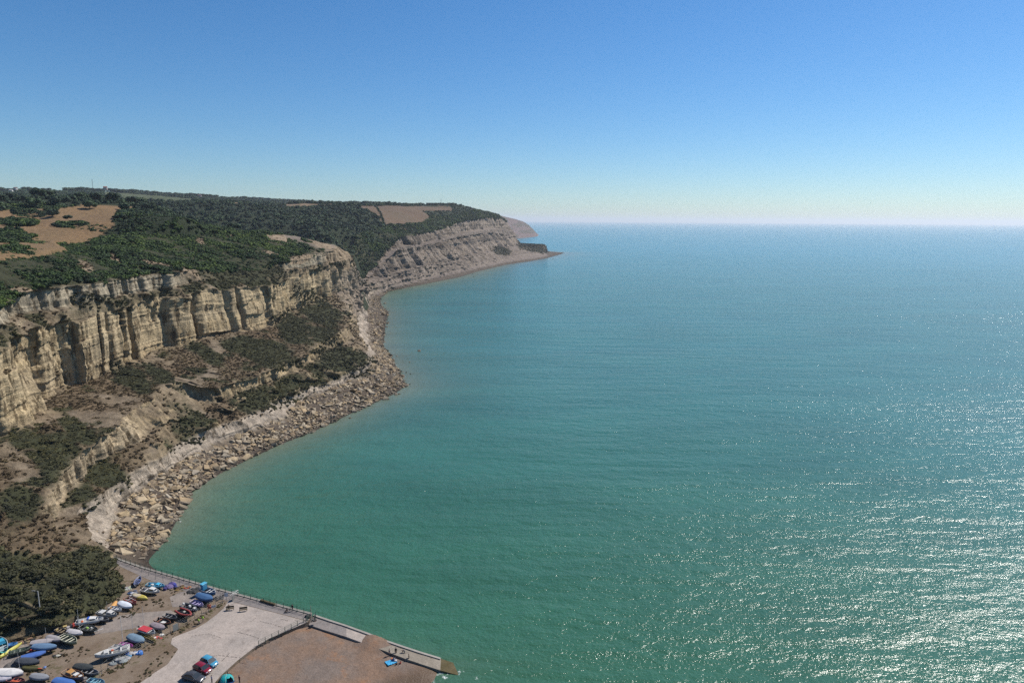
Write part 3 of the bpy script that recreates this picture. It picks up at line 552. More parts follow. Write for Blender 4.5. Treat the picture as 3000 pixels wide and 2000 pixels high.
def surf_mat(name, c1, c2, scale, big=0.25, grain=8.0, bmp=0.04, c3=None, t3=0.62):
    mt, n, b = newmat(name); p = pos(n)
    c = ramp(n, noise(n, big, 5, 0.6), [(0.38, c1), (0.62, c2)])
    if c3: c = mixc(n, mth(n, 'MULTIPLY', mth(n, 'SUBTRACT', noise(n, big * 1.7, 6, 0.7), t3, clamp=True), 9, clamp=True), c, c3)
    g = mth(n, 'MULTIPLY_ADD', noise(n, grain, 3, 0.8), 0.9, 0.3); g2 = mth(n, 'MULTIPLY_ADD', noise(n, grain * 0.3, 4, 0.7), 0.7, 0.65)
    c = mixc(n, 1.0, mixc(n, 1.0, c, g, 'MULTIPLY'), g2, 'MULTIPLY'); n.links.new(c, b.inputs['Base Color'])
    b.inputs['Roughness'].default_value = 0.92; b.inputs['Specular IOR Level'].default_value = 0.2
    if bmp: bump(n, b, noise(n, grain, 3, 0.7), bmp)
    return mt
M_gravel = surf_mat("yard_gravel", (.165,.120,.082), (.225,.175,.130), 1, 0.22, 5, 0.05, (.095,.082,.036), 0.56)
M_conc = surf_mat("concrete", (.40,.34,.295), (.34,.295,.26), 1, 0.16, 3, 0.01, (.225,.19,.165), 0.58)
M_pave = surf_mat("paving", (.205,.185,.175), (.25,.215,.195), 1, 0.3, 3, 0.01)
M_track = surf_mat("worn_track", (.285,.24,.205), (.215,.185,.165), 1, 0.4, 3, 0.02)
M_shingle = surf_mat("shingle", (.215,.140,.096), (.185,.145,.120), 1, 0.13, 2.6, 0.12, (.26,.145,.085), 0.56)
M_coping = simple("pale_coping", (.30,.275,.24), 0.8, 0.3, 0.3, 1.2)
M_algae = surf_mat("algae_slab", (.085,.068,.030), (.12,.095,.05), 1, 0.5, 3, 0.02)
M_green = simple("green_rail_paint", (.018,.055,.042), 0.5, 0.4, 0.2)
M_steel = simple("weathered_steel", (.20,.20,.19), 0.5, 0.4, 0.3, metal=0.3)
M_white = paint((.55,.54,.51)); M_black = paint((.02,.02,.022)); M_glass = simple("dark_glass", (.02,.025,.03), 0.08, 0.6, 0)
M_rubber = simple("rubber", (.02,.02,.02), 0.85, 0.2, 0.1); M_chrome = simple("bright_metal", (.6,.6,.6), 0.2, 0.5, 0, metal=1.0)
M_woodb = simple("weathered_timber", (.115,.085,.045), 0.8, 0.2, 0.35, 3)

def bm_obj(name, bm, mat, parent=None, smooth=False, bev=0.0):
    if bev: bmesh.ops.bevel(bm, geom=[e for e in bm.edges], offset=bev, segments=1, affect='EDGES', profile=0.5)
    me = bpy.data.meshes.new(name); bm.normal_update(); bm.to_mesh(me); bm.free(); me.materials.append(mat)
    if smooth: me.polygons.foreach_set("use_smooth", np.ones(len(me.polygons), bool))
    return link(name, me, parent)
def thing(name, label, cat, loc=(0, 0, 0), rz=0.0, group=None):
    o = bpy.data.objects.new(name, None); COL.objects.link(o); o.location = loc; o.rotation_euler = (0, 0, rz); o.empty_display_size = 0.3
    return tag(o, label, cat, group)
def a_box(bm, c, s, rot=None):
    m = Matrix.Translation(c) @ (rot.to_4x4() if rot else Matrix()) @ Matrix.Diagonal((*s, 1)); return bmesh.ops.create_cube(bm, size=1, matrix=m)
def a_bar(bm, p, q, r, seg=6, r2=None):
    p = Vector(p); q = Vector(q); d = q - p; L = d.length
    m = Matrix.Translation((p + q) / 2) @ d.to_track_quat('Z', 'Y').to_matrix().to_4x4()
    bmesh.ops.create_cone(bm, cap_ends=True, segments=seg, radius1=r, radius2=r if r2 is None else r2, depth=L, matrix=m)
def slab(name, pts, top, thick, mat, kind='structure', side_mat=None):
    """flat or sloping polygon with thickness; pts = (x, y) or (x, y, z)"""
    bm = bmesh.new(); P3 = [Vector((p[0], p[1], p[2] if len(p) > 2 else top)) for p in pts]
    a = [bm.verts.new(p) for p in P3]; b_ = [bm.verts.new(p - Vector((0, 0, thick))) for p in P3]
    f = bm.faces.new(a); bm.faces.new(b_[::-1]); n = len(a)
    for i in range(n): bm.faces.new((a[i], b_[i], b_[(i + 1) % n], a[(i + 1) % n]))
    bmesh.ops.recalc_face_normals(bm, faces=bm.faces)
    o = bm_obj(name, bm, mat)
    if kind: tag(o, kind=kind)
    return o
def UP(L, z=GZ): return [U(u, v, z)[:2] for u, v in L]
def build_platform():
    toe_ = [(x - 4, y) for x, y in TOE]; wall = UP([(300,1620),(420,1662),(640,1725),(780,1762),(914,1797)])
    beach = UP([(905,1818),(850,1842),(790,1868),(740,1899),(700,1930),(650,1975),(620,2010)])
    slab("boat_yard", toe_ + wall + beach + [(-56, 100), (-60, 70), (-70, 30)], GZ, 6.5, M_gravel)
    # concrete apron, promenade paving, track: thin sheets on the yard
    ap = UP([(530,1790),(590,1772),(640,1752),(655,1748),(690,1757),(800,1788),(898,1814)]) + [(x - 0.12, y - 0.12) for x, y in UP([(903,1819),(850,1842.5),(790,1869),(740,1900),(700,1931),(650,1976),(620,2012)])] + [(-56.4, 100)] + UP([(413,1998),(440,1975),(490,1946),(508,1921),(520,1903),(532,1889),(575,1858),(610,1836),(640,1812),(655,1790)])
    ap = UP([(668,1758),(700,1768),(800,1793),(899,1819)]) + [(x - 0.15, y) for x, y in UP([(903,1821),(850,1844),(790,1870),(740,1901),(700,1932),(650,1977),(620,2012)])] + [(-56.4, 99), (-66, 99)] + UP([(413,1998),(455,1968),(490,1946),(508,1921),(522,1900),(500,1885),(505,1868),(530,1857),(575,1840),(605,1822),(640,1795),(660,1775)])
    slab("apron", ap, GZ + 0.03, 0.05, M_conc)
    pr = UP([(302,1626),(420,1665),(640,1728),(780,1765),(912,1800),(903,1818),(800,1791.5),(700,1766.5),(640,1752),(560,1735),(440,1699),(345,1655)])
    slab("promenade", pr, GZ + 0.015, 0.05, M_pave)
    slab("track", UP([(270,1858),(300,1830),(350,1802),(420,1793),(500,1787),(518,1797),(508,1812),(470,1828),(400,1838),(330,1850)]), GZ + 0.012, 0.04, M_track)
    slab("hardstanding", UP([(497,1748),(530,1733),(560,1729),(588,1733),(575,1752),(545,1777),(505,1777)]), GZ + 0.012, 0.04, M_track)
    slab("patched_ground", UP([(0,1935),(30,1905),(70,1880),(88,1892),(60,1925),(0,1965)]), GZ + 0.012, 0.04, M_track)
    # coping along the sea wall
    bm = bmesh.new(); w2 = [Vector((*p, GZ + 0.06)) for p in UP([(300,1620),(420,1662),(640,1725),(780,1762),(914,1797)])]
    for p, q in zip(w2, w2[1:]):
        d = (q - p); a_box(bm, (p + q) / 2 + Vector((-0.06, -0.15, 0)), (d.length, 0.55, 0.24), d.to_track_quat('X', 'Z').to_matrix())
    o = bm_obj("sea_wall_coping", bm, M_coping); tag(o, kind='structure')
    # cracks and joints in the apron
    bm = bmesh.new()
    for L in ([(762,1819),(800,1827),(824,1836)], [(695,1850),(740,1862),(760,1869)], [(822,1812),(845,1817)], [(640,1790),(672,1772),(712,1757)], [(600,1925),(640,1918),(700,1925),(730,1930)], [(735,1820),(750,1808)],[(650,1935),(672,1912)],[(560,1862),(610,1855),(650,1868)]):
        Q = [Vector(U(u, v, GZ + 0.045)) for u, v in L]
        for p, q in zip(Q, Q[1:]):
            nseg = 5
            for i in range(nseg):
                a = p.lerp(q, i / nseg); b_ = p.lerp(q, (i + random.uniform(0.5, 1)) / nseg); a_box(bm, (a + b_) / 2, ((b_ - a).length, random.uniform(0.05, 0.14), 0.02), (b_ - a).to_track_quat('X', 'Z').to_matrix())
    tag(bm_obj("apron_cracks", bm, paint((.09,.075,.065), 0.9)), kind='structure')
build_platform()
OUT = [U(921,1801,3.2),U(968,1817,3.1),U(1015,1832,2.9),U(1079,1855,2.7),U(1134,1877,2.4),U(1187,1895,2.0),U(1242,1913,1.4),U(1292,1928,.5),U(1333,1941,-.05),U(1430,1985,-1.4)]
INN = [U(896,1826,3.2),U(955,1846,3.1),U(1015,1864,2.9),U(1079,1888,2.7),U(1137,1909,2.4),U(1190,1929,2.0),U(1238,1945,1.4),U(1290,1962,.5),U(1350,1978,-.05),U(1440,2008,-1.4)]
def build_slip():
    root = thing("groyne", "long sloping concrete groyne running from the promenade end down into the sea", "groyne", OUT[0])
    M_slab = surf_mat('worn_slab', (.27,.235,.19), (.22,.19,.15), 1, 0.3, 3, 0.02, (.15,.125,.085), 0.58); mats = [M_pave, M_pave, M_conc, M_slab, M_slab, M_slab, M_slab, M_algae, M_algae]
    for i in range(9):
        a = [OUT[i], OUT[i + 1], INN[i + 1], INN[i]]
        o = slab("slab_section", [(p[0], p[1], p[2] - 0.003 * i) for p in a], 0, 4.0, mats[i], None); o.parent = root; o.matrix_parent_inverse = Matrix.Translation(-Vector(OUT[0]))
    bm = bmesh.new()
    for i in range(7):
        p = Vector(OUT[i]) + Vector((0, 0, 0.1)); q = Vector(OUT[i + 1]) + Vector((0, 0, 0.1)); d = q - p; a_box(bm, (p + q) / 2 + Vector((-0.1, -0.25, 0)), (d.length, 0.5, 0.3), d.to_track_quat('X', 'Z').to_matrix())
    o = bm_obj("kerb", bm, M_coping, root); o.matrix_parent_inverse = Matrix.Translation(-Vector(OUT[0]))
build_slip()
def beach_z(x, y):
    s_ = (x + 15.9) * .835 - (y - 125.1) * .55
    z = np.interp(s_, [-60, -30, -14, -7, 0, 6, 20], [3.5, 3.3, 2.5, 1.7, 0.0, -1.2, -3])
    b0 = U(1085, 1878, 2.8); z = z + 0.72 * np.exp(-(((x - b0[0]) / 4.6) ** 2 + ((y - b0[1]) / 2.6) ** 2))
    gx = [p[0] for p in INN]; gz_ = np.interp(x, gx, [p[2] for p in INN]) - 0.42; dd = np.abs(y - np.interp(x, gx, [p[1] for p in INN])); kk = np.exp(-(dd / 4.5) ** 2) * sst(-12.5, -16, x) * sst(-45.5, -43, x)
    z = np.where(gz_ > z, z + (gz_ - z) * kk, z)
    inn = np.interp(x, gx, [p[1] for p in INN]); kc = sst(-28.5, -33.0, x) * sst(-46, -44, x) * sst(inn - 5.0, inn - 1.5, y); z = z + (np.minimum(z, gz_ + 0.02) - z) * kc
    return z + fbm(x / 3, y / 3, 0, 7, 3) * 0.10 + fbm(x / 9, y / 9, 0, 8, 2) * 0.12
def on_beach(u, v, z):
    for _ in range(12):
        q = U(u, v, z); z = float(beach_z(np.array([q[0]]), np.array([q[1]]))[0])
    return z
def build_beach():
    n = 260; xs = np.linspace(-62, 8, n); ys = np.linspace(35, 138, 380); X, Y = np.meshgrid(xs, ys, indexing='ij'); Z = beach_z(X, Y)
    mo = [(np.array(a) + np.array(b)) / 2 for a, b in zip(OUT, INN)]; lim = np.interp(X, [p[0] for p in mo], [p[1] for p in mo]) + 1.2
    lim = np.where(np.abs(X - U(1085,1878,2.8)[0]) < 4.5, lim + 0.55, lim)
    Q = grid_faces(n, 380); k = (Y < lim).ravel(); k &= (Z > -2.5).ravel(); Q = Q[k[Q].all(1)][:, ::-1]
    wet = sst(1.5, 0.7, Z)
    mt = M_shingle; me = np_mesh("shingle_beach", np.stack([X, Y, Z], -1).reshape(-1, 3), Q, mt, {"wet": wet.ravel()}, smooth=True)
    n_ = mt.node_tree; b = n_.nodes["Principled BSDF"]; c = b.inputs['Base Color'].links[0].from_socket
    w_ = attr(n_, "wet"); n_.links.new(mixc(n_, mth(n_, 'MULTIPLY', w_, 0.8), c, (.065, .038, .018)), b.inputs['Base Color'])
    n_.links.new(mth(n_, 'MULTIPLY_ADD', w_, -0.45, 0.92), b.inputs['Roughness'])
    tag(link("beach", me), kind='structure')
build_beach()
# ---------------------------------------------------------------- railings and fences
def railing(name, label, pts, n_posts, h=1.15, rails=(0.4, 0.75, 1.12), mat=None, lean=0.0, group=None):
    mat = mat or M_green; P = [Vector(p) for p in pts]; L = [0]
    for p, q in zip(P, P[1:]): L.append(L[-1] + (q - p).length)
    def at(t):
        t = min(max(t, 0), L[-1] - 1e-6); i = max(k for k in range(len(L)) if L[k] <= t); i = min(i, len(P) - 2)
        return P[i].lerp(P[i + 1], (t - L[i]) / (L[i + 1] - L[i]))
    root = thing(name, label, "railing" if 'rail' in name else "fence", P[0], 0, group); o0 = P[0]; post = None
    for i in range(n_posts):
        p = at(L[-1] * i / (n_posts - 1)) - o0
        if post is None:
            bm = bmesh.new(); a_bar(bm, (0, 0, -0.1), (0, 0, h), 0.055 if 'rail' in name else 0.035); a_box(bm, (0, 0, 0.03), (0.22, 0.22, 0.06)); post = bm_obj("post", bm, mat, root)
        else:
            q = post.copy(); COL.objects.link(q); q.parent = root; q.location = p
    for z in rails:
        bm = bmesh.new(); k = max(2, n_posts)
        for i in range(k - 1):
            a = at(L[-1] * i / (k - 1)) - o0; b_ = at(L[-1] * (i + 1) / (k - 1)) - o0; a_bar(bm, a + Vector((0, 0, z)), b_ + Vector((0, 0, z)), 0.03 if 'rail' in name else 0.009, 5)
        bm_obj("rail" if 'rail' in name else "wire", bm, mat, root)
    return root
railing("sea_railing", "long dark green railing with three bars along the edge of the sea wall", [U(315,1627,GZ+.15),U(420,1665.5,GZ+.15),U(640,1728,GZ+.15),U(780,1765.5,GZ+.15),U(911,1800,GZ+.15)], 36)
railing("slope_railing", "short dark railing where the concrete apron meets the shingle beach", [U(758,1890,GZ),U(800,1868,GZ),U(850,1843,GZ),U(889,1822,GZ)], 8)
railing("step_railing", "small dark railing round the steps at the promenade end", [U(897,1822,GZ),U(903,1812,GZ),U(911,1815,3.4),U(921,1817,3.3),U(925,1806,3.3)], 8)
railing("wire_fence", "tall thin wire fence between the boat yard and the promenade", [U(415,1675,GZ),U(470,1701,GZ),U(530,1722,GZ),U(612,1744,GZ)], 9, 2.6, (0.3, 0.9, 1.5, 2.1, 2.55), M_steel)
railing("wire_fence", "low wire fence on leaning posts beside the row of boats above the verge", [U(652,1764,GZ),U(600,1795,GZ),U(560,1823,GZ),U(505,1850,GZ),U(440,1886,GZ),U(350,1944,GZ)], 14, 1.9, (0.3, 0.7, 1.1, 1.5, 1.85), M_steel)
railing("wire_fence", "wire fence beyond the white open boat at the foot of the yard", [U(350,1944,GZ),U(300,1962,GZ),U(290,2010,GZ)], 5, 1.9, (0.3, 1.1, 1.85), M_steel)
# ---------------------------------------------------------------- boats
def hull_sections(L, B, Hh, n=13, rocker=0.12, transom=0.72):
    S = []
    for i in range(n):
        t = i / (n - 1)                                   # 0 stern .. 1 bow
        wdt = B / 2 * (transom + (1 - transom) * math.sin(min(1, t / 0.45) * math.pi / 2)) if t < 0.45 else B / 2 * max(0.03, (1 - ((t - 0.45) / 0.55) ** 2.2))
        sheer = Hh * (1 + 0.10 * (1 - t) ** 2 * 0.5 + 0.28 * t ** 2.2); keel = Hh * (0.02 + 0.55 * max(0, (t - 0.75) / 0.25) ** 2)
        S.append(((t - 0.5) * L, wdt, sheer, keel))
    return S
def hull_bm(L, B, Hh, wall=0.06, open_=True, **k):
    S = hull_sections(L, B, Hh, **k); bm = bmesh.new(); R = []
    for x, w_, zt, zk in S:
        o = [(x, 0, zk), (x, w_ * 0.55, zk + (zt - zk) * 0.12), (x, w_ * 0.88, zk + (zt - zk) * 0.42), (x, w_, zt)]
        ring = [(x, -p[1], p[2]) for p in o[:0:-1]] + o
        if open_:
            wi = max(0.01, w_ - wall); inn = [(x, wi, zt), (x, wi * 0.85, zk + (zt - zk) * 0.42), (x, wi * 0.5, zk + (zt - zk) * 0.22), (x, 0, zk + (zt - zk) * 0.18)]
            ring += inn + [(x, -p[1], p[2]) for p in inn[-2::-1]]
        R.append([bm.verts.new(p) for p in ring])
    m_ = len(R[0])
    for a, b_ in zip(R, R[1:]):
        for j in range(m_ if open_ else m_ - 1):
            jj = (j + 1) % m_
            try: bm.faces.new((a[j], a[jj], b_[jj], b_[j]))
            except ValueError: pass
    if open_:
        for r_, fl in ((R[0], False), (R[-1], True)):
            o = r_[:7]; i_ = r_[7:][::-1]                                # outer 7, inner 7 (port..starboard)
            for j in range(6):
                try: bm.faces.new((o[j], o[j + 1], i_[j + 1], i_[j]))
                except ValueError: pass
    else:
        for a, b_ in zip(R, R[1:]): bm.faces.new((a[0], b_[0], b_[-1], a[-1]))
        bm.faces.new(R[0]); bm.faces.new(R[-1][::-1])
    bmesh.ops.recalc_face_normals(bm, faces=bm.faces); return bm, S
def boat(u, v, head, L, label, hull, name="boat", B=None, Hh=0.62, style='open', inner=None, trim=None, cover=None, thwarts=3, lift=0.25, tilt=(0, 0), extra=(), group="boats laid up in the boat yard", cat="boat"):
    """u, v: where the middle of the keel stands in the photo; head: (du, dv) direction of the bow on the ground in the photo"""
    p = Vector(U(u, v, GZ)); q = Vector(U(u + head[0], v + head[1], GZ)); rz = math.atan2(q.y - p.y, q.x - p.x)
    fade = lambda c: None if c is None else tuple(0.82 * q + 0.18 * (sum(c) / 3 * 0.8 + .03) for q in c)
    hull, trim, inner, cover = fade(hull), fade(trim), fade(inner), fade(cover)
    B = B or L * 0.37; root = thing(name, label, cat, (p.x, p.y, GZ + lift), rz, group); root.rotation_euler = (math.radians(tilt[0]), math.radians(tilt[1]), rz)
    hm = paint(hull); tm = paint(trim) if trim else hm
    if style == 'over':                                   # lying keel up
        bm, S = hull_bm(L, B, Hh, open_=False); bmesh.ops.scale(bm, vec=(1, 1, -1), verts=bm.verts); bmesh.ops.translate(bm, vec=(0, 0, Hh * 1.1), verts=bm.verts)
        bmesh.ops.recalc_face_normals(bm, faces=bm.faces); bm_obj("hull", bm, hm, root, True)
        bm = bmesh.new(); a_bar(bm, (-L * 0.45, 0, Hh * 1.12), (L * 0.3, 0, Hh * 1.1), 0.04); bm_obj("keel_strip", bm, tm, root)
        if cover:
            bm, S = hull_bm(L * 0.62, B * 1.03, Hh * 0.98, open_=False); bmesh.ops.scale(bm, vec=(1, 1, -1), verts=bm.verts); bmesh.ops.translate(bm, vec=(-L * 0.16, 0, Hh * 1.14), verts=bm.verts); bmesh.ops.recalc_face_normals(bm, faces=bm.faces); bm_obj("painted_bottom", bm, paint(cover), root, True)
    else:
        bm, S = hull_bm(L, B, Hh, open_=True); bm_obj("hull", bm, hm, root, True)
        # gunwale rim
        bm = bmesh.new()
        for sgn in (1, -1):
            for a, b_ in zip(S, S[1:]): a_bar(bm, (a[0], sgn * a[1], a[2] + 0.02), (b_[0], sgn * b_[1], b_[2] + 0.02), 0.045, 5)
        a_bar(bm, (S[0][0], -S[0][1], S[0][2]), (S[0][0], S[0][1], S[0][2]), 0.05, 5); bm_obj("gunwale", bm, tm, root)
        if inner:
            bm = bmesh.new(); vs = []
            for x, w_, zt, zk in S[1:-2]: vs.append((bm.verts.new((x, -w_ * 0.8, zk + (zt - zk) * 0.34)), bm.verts.new((x, w_ * 0.8, zk + (zt - zk) * 0.34))))
            for a, b_ in zip(vs, vs[1:]): bm.faces.new((a[0], b_[0], b_[1], a[1]))
            bm_obj("floor", bm, paint(inner), root)
        if not cover or style in ('half',):
            for i in range(thwarts):
                k_ = [3, 6, 8, 1][i]; x, w_, zt, zk = S[k_]; bm = bmesh.new(); a_box(bm, (x, 0, zt * 0.78), (0.24, w_ * 1.86, 0.05)); bm_obj("thwart", bm, tm, root)
        if cover:
            bm = bmesh.new(); rows = []; rng_ = S if style != 'half' else S[5:]; r_ = random.Random(int(u * 7 + v))
            for k_, (x, w_, zt, zk) in enumerate(rng_):
                row = []
                for j in range(9):
                    a = -1 + 2 * j / 8; rid = (0.30 if style == 'cover' else 0.2) * B * 0.5 * (1 - abs(a) ** 1.3) * min(1, 2.2 * (len(rng_) - k_) / len(rng_)) 
                    row.append(bm.verts.new((x, a * (w_ + 0.07), zt + 0.05 + rid + r_.uniform(-0.03, 0.03))))
                rows.append(row)
            for a, b_ in zip(rows, rows[1:]):
                for j in range(8): bm.faces.new((a[j], b_[j], b_[j + 1], a[j + 1]))
            for sgn in (0, 8):
                lo = [bm.verts.new(w2.co + Vector((0, 0.05 * (1 if sgn else -1), -0.28))) for w2 in [r2[sgn] for r2 in rows]]
                for i in range(len(rows) - 1): bm.faces.new((rows[i][sgn], lo[i], lo[i + 1], rows[i + 1][sgn]))
            bmesh.ops.recalc_face_normals(bm, faces=bm.faces); bm_obj("cover", bm, paint(cover, 0.6), root, True)
    z1 = Hh
    for e in extra:
        k = e[0]; 
        if k == 'cabin':                                  # ('cabin', x0, x1, h, colour)
            _, x0, x1, hc, c = e; bm = bmesh.new(); x0 *= L; x1 *= L; w_ = B * 0.36
            pts = [(x0, w_, z1 * 0.9), (x1, w_ * 0.75, z1 * 0.95), (x1 - 0.35, w_ * 0.68, z1 + hc * 0.75), (x0 + 0.1, w_ * 0.86, z1 + hc)]
            A_ = [bm.verts.new(p) for p in pts]; B_ = [bm.verts.new((p[0], -p[1], p[2])) for p in pts]
            bm.faces.new(A_); bm.faces.new(B_[::-1])
            for i in range(4): bm.faces.new((A_[i], B_[i], B_[(i + 1) % 4], A_[(i + 1) % 4]))
            bmesh.ops.recalc_face_normals(bm, faces=bm.faces); cb = bm_obj("cabin", bm, paint(c), root, bev=0.03)
            for sgn in (1, -1):
                bm = bmesh.new(); f_ = bm.faces.new([bm.verts.new(p) for p in [(x0 + 0.3, sgn * (w_ * 0.96 + .02), z1 * 1.0 + hc * 0.25), (x1 - 0.45, sgn * (w_ * 0.80 + .03), z1 + hc * 0.25), (x1 - 0.55, sgn * (w_ * 0.74 + .03), z1 + hc * 0.6), (x0 + 0.3, sgn * (w_ * 0.89 + .02), z1 + hc * 0.72)]]); bm_obj("side_window", bm, M_glass, cb)
            bm = bmesh.new(); bm.faces.new([bm.verts.new(p) for p in [(x1 - 0.08, w_ * 0.6, z1 + hc * 0.2), (x1 - 0.08, -w_ * 0.6, z1 + hc * 0.2), (x1 - 0.30, -w_ * 0.56, z1 + hc * 0.66), (x1 - 0.30, w_ * 0.56, z1 + hc * 0.66)]]); bm_obj("windscreen", bm, M_glass, cb)
        elif k == 'mast':                                 # ('mast', x, h, lean)
            bm = bmesh.new(); a_bar(bm, (e[1] * L, 0, 0.2), (e[1] * L + e[3], e[3] * 0.3, e[2]), 0.05, 6, 0.03); bm_obj("mast", bm, M_white, root)
        elif k == 'motor':
            bm = bmesh.new(); a_box(bm, (-L * 0.5 - 0.12, 0, z1 + 0.15), (0.35, 0.28, 0.45)); bmesh.ops.bevel(bm, geom=bm.edges[:], offset=0.06, segments=1, affect='EDGES'); a_bar(bm, (-L * 0.5 - 0.2, 0, z1), (-L * 0.5 - 0.28, 0, z1 - 0.75), 0.07); bm_obj("outboard_motor", bm, M_black, root)
        elif k == 'box':                                  # ('box', name, x, y, z, sx, sy, sz, colour)
            bm = bmesh.new(); a_box(bm, (e[2] * L, e[3] * B, e[4]), e[5:8]); bm_obj(e[1], bm, paint(e[8]), root, bev=min(e[5:8]) * 0.18)
        elif k == 'pole':
            bm = bmesh.new(); a_bar(bm, (e[1] * L, e[2] * B, e[3]), (e[4] * L, e[5] * B, e[6]), 0.05, 6); bm_obj("spar", bm, paint(e[7]), root)
        elif k == 'tube':                                 # inflatable collar
            bm = bmesh.new()
            for sgn in (1, -1):
                for a, b_ in zip(S, S[1:]): a_bar(bm, (a[0], sgn * a[1], a[2]), (b_[0], sgn * b_[1], b_[2]), 0.22, 8)
            bm_obj("inflated_tube", bm, paint(e[1], 0.6), root, True)
        elif k == 'trolley':
            bm = bmesh.new(); a_bar(bm, (-L * 0.45, 0, -0.05), (L * 0.75, 0, 0.0), 0.05); a_bar(bm, (-L * 0.1, -B * 0.5, 0.0), (-L * 0.1, B * 0.5, 0.0), 0.05); tr = bm_obj("trolley_frame", bm, M_steel, root)
            for sgn in (1, -1):
                bm = bmesh.new(); a_bar(bm, (-L * 0.1, sgn * B * 0.5, 0.0), (-L * 0.1, sgn * (B * 0.5 + 0.14), 0.0), 0.25, 12); bm_obj("wheel", bm, M_rubber, tr)
    # two chocks under the keel
    for x in (-0.28, 0.22): bm = bmesh.new(); a_box(bm, (x * L, 0, -lift / 2), (0.14, B * 0.6, lift)); bm_obj("chock", bm, M_woodb, root)
    return root
DR = (60, 22)                                             # most bows in the yard point along this direction in the photo
W = (.58, .57, .54); BL = (.035, .12, .34); DB = (.03, .07, .16); CY = (.05, .36, .56); RD = (.45, .05, .05); YE = (.62, .50, .05)
boat(457,1722,(60,6),4.6,"bright cyan open motor boat with small windscreen near the wire fence",CY,inner=(.02,.12,.25),trim=(.10,.45,.62),extra=(('cabin',.05,.30,.45,CY),('box',"engine_box",-.2,0,.55,.6,.5,.3,W)))
boat(442,1738,(60,8),4.8,"white cabin cruiser with dark windows beside the cyan boat",(.42,.38,.36),trim=W,inner=(.05,.06,.07),extra=(('cabin',-.02,.32,.72,W),('motor',)),name="cabin_cruiser")
boat(412,1752,(60,14),4.3,"upturned cream boat with a bright yellow bow",YE,style='over',cover=(.60,.50,.33),lift=.1)
boat(384,1768,(50,26),4.2,"dark red open boat holding metal frames, below the upturned cream boat",(.25,.03,.03),inner=(.05,.04,.04),extra=(('pole',-.3,-.3,.8,.3,-.25,.8,W),('pole',-.3,.2,.85,.3,.25,.8,W),('pole',-.1,-.4,.82,-.1,.4,.82,W)),trim=(.32,.05,.04))
boat(334,1775,(30,-40),3.4,"small upturned orange boat at the edge of the scrub",(.62,.30,.05),style='over',lift=.05,B=1.25,tilt=(0,0))
boat(369,1781,(55,24),4.3,"white covered dinghy beside the small orange boat",(.45,.47,.5),style='cover',cover=(.56,.60,.66),trim=W)
boat(340,1792,(55,14),3.4,"small white open dinghy behind the grey motor boat",W,inner=(.22,.2,.24),trim=(.6,.6,.62))
boat(316,1810,(60,10),5.0,"grey motor boat under pale sheets",(.20,.21,.20),trim=(.3,.3,.28),Hh=.85,lift=.4,extra=(('cabin',.05,.34,.6,(.5,.48,.45)),('box',"folded_sheet",-.28,0,.95,1.1,1.3,.25,(.50,.50,.48))),inner=(.18,.18,.17))
boat(264,1829,(60,-8),5.2,"white motor boat with a blue cuddy and an orange buoy inside",W,inner=(.35,.36,.38),Hh=.85,lift=.3,extra=(('cabin',-.02,.30,.55,W),('box',"blue_dodger",-.04,0,1.2,.5,1.0,.5,(.03,.10,.42)),('box',"orange_buoy",-.25,-.2,.9,.4,.4,.4,(.7,.15,.04)),('motor',)))
boat(262,1850,(60,12),4.6,"dark green open boat full of gear beside the track",(.07,.08,.06),inner=(.04,.045,.04),trim=(.14,.14,.12),extra=(('box',"lime_crate",-.1,0,.6,.5,.4,.3,(.25,.42,.06)),('box',"white_buoy",.1,.1,.65,.3,.3,.3,W),('pole',.45,-.4,.6,.62,.5,.5,W)))
boat(222,1862,(60,14),3.9,"pale covered dinghy with a thin mast in front of the dark green boat",(.36,.34,.25),style='cover',cover=(.46,.44,.45),trim=W,extra=(('mast',.42,4.6,-.5),))
boat(203,1884,(58,26),5.3,"large open rowing boat with white thwarts and a yellow rim",(.22,.24,.12),inner=(.045,.05,.04),trim=(.62,.60,.42),Hh=.8,thwarts=4)
boat(126,1889,(50,-6),4.2,"small boat under a crumpled grey tarpaulin",(.2,.18,.18),style='cover',cover=(.36,.32,.32))
boat(134,1908,(60,3),5.0,"covered boat with a slate blue tarpaulin and dark blue hull",(.03,.05,.11),style='cover',cover=(.10,.20,.34),Hh=.8,B=1.7,lift=.4)
boat(100,1928,(52,-12),4.1,"dinghy under a bright blue cover below the slate blue boat",(.05,.06,.09),style='cover',cover=(.03,.12,.42),B=1.5)
boat(84,1948,(60,6),4.9,"black covered boat with torn plastic sheet",(.025,.025,.03),style='cover',cover=(.045,.052,.065),Hh=.7)
boat(96,1960,(60,2),3.9,"olive upturned boat with a red and blue stern marker",(.11,.10,.025),style='over',lift=.05,extra=(('box',"red_marker",.42,-.2,.45,.7,.2,.12,(.55,.08,.05)),('box',"blue_marker",.6,.1,.4,.4,.5,.3,(.12,.2,.42))))
boat(30,1985,(60,4),5.6,"large boat under a white cover at the lower left corner",(.25,.22,.27),style='cover',cover=(.62,.60,.58),Hh=.85,lift=.35,B=2.2)
boat(50,2003,(55,6),3.6,"small dark boat with a red and white stern at the bottom edge",(.05,.04,.04),inner=(.1,.03,.03),trim=(.3,.06,.05),extra=(('box',"red_board",.0,-.2,.6,1.4,.3,.08,(.6,.12,.05)),))
boat(5,1996,(60,4),4.2,"pale lilac covered dinghy cut by the bottom left edge",(.3,.28,.33),style='cover',cover=(.50,.47,.52))
boat(6,1902,(-20,-50),5.2,"turquoise and white motor boat standing at the left edge",(.05,.42,.36),trim=(.6,.62,.62),Hh=1.0,lift=.5,inner=(.3,.4,.42),extra=(('cabin',-.1,.28,.6,(.05,.35,.55)),))
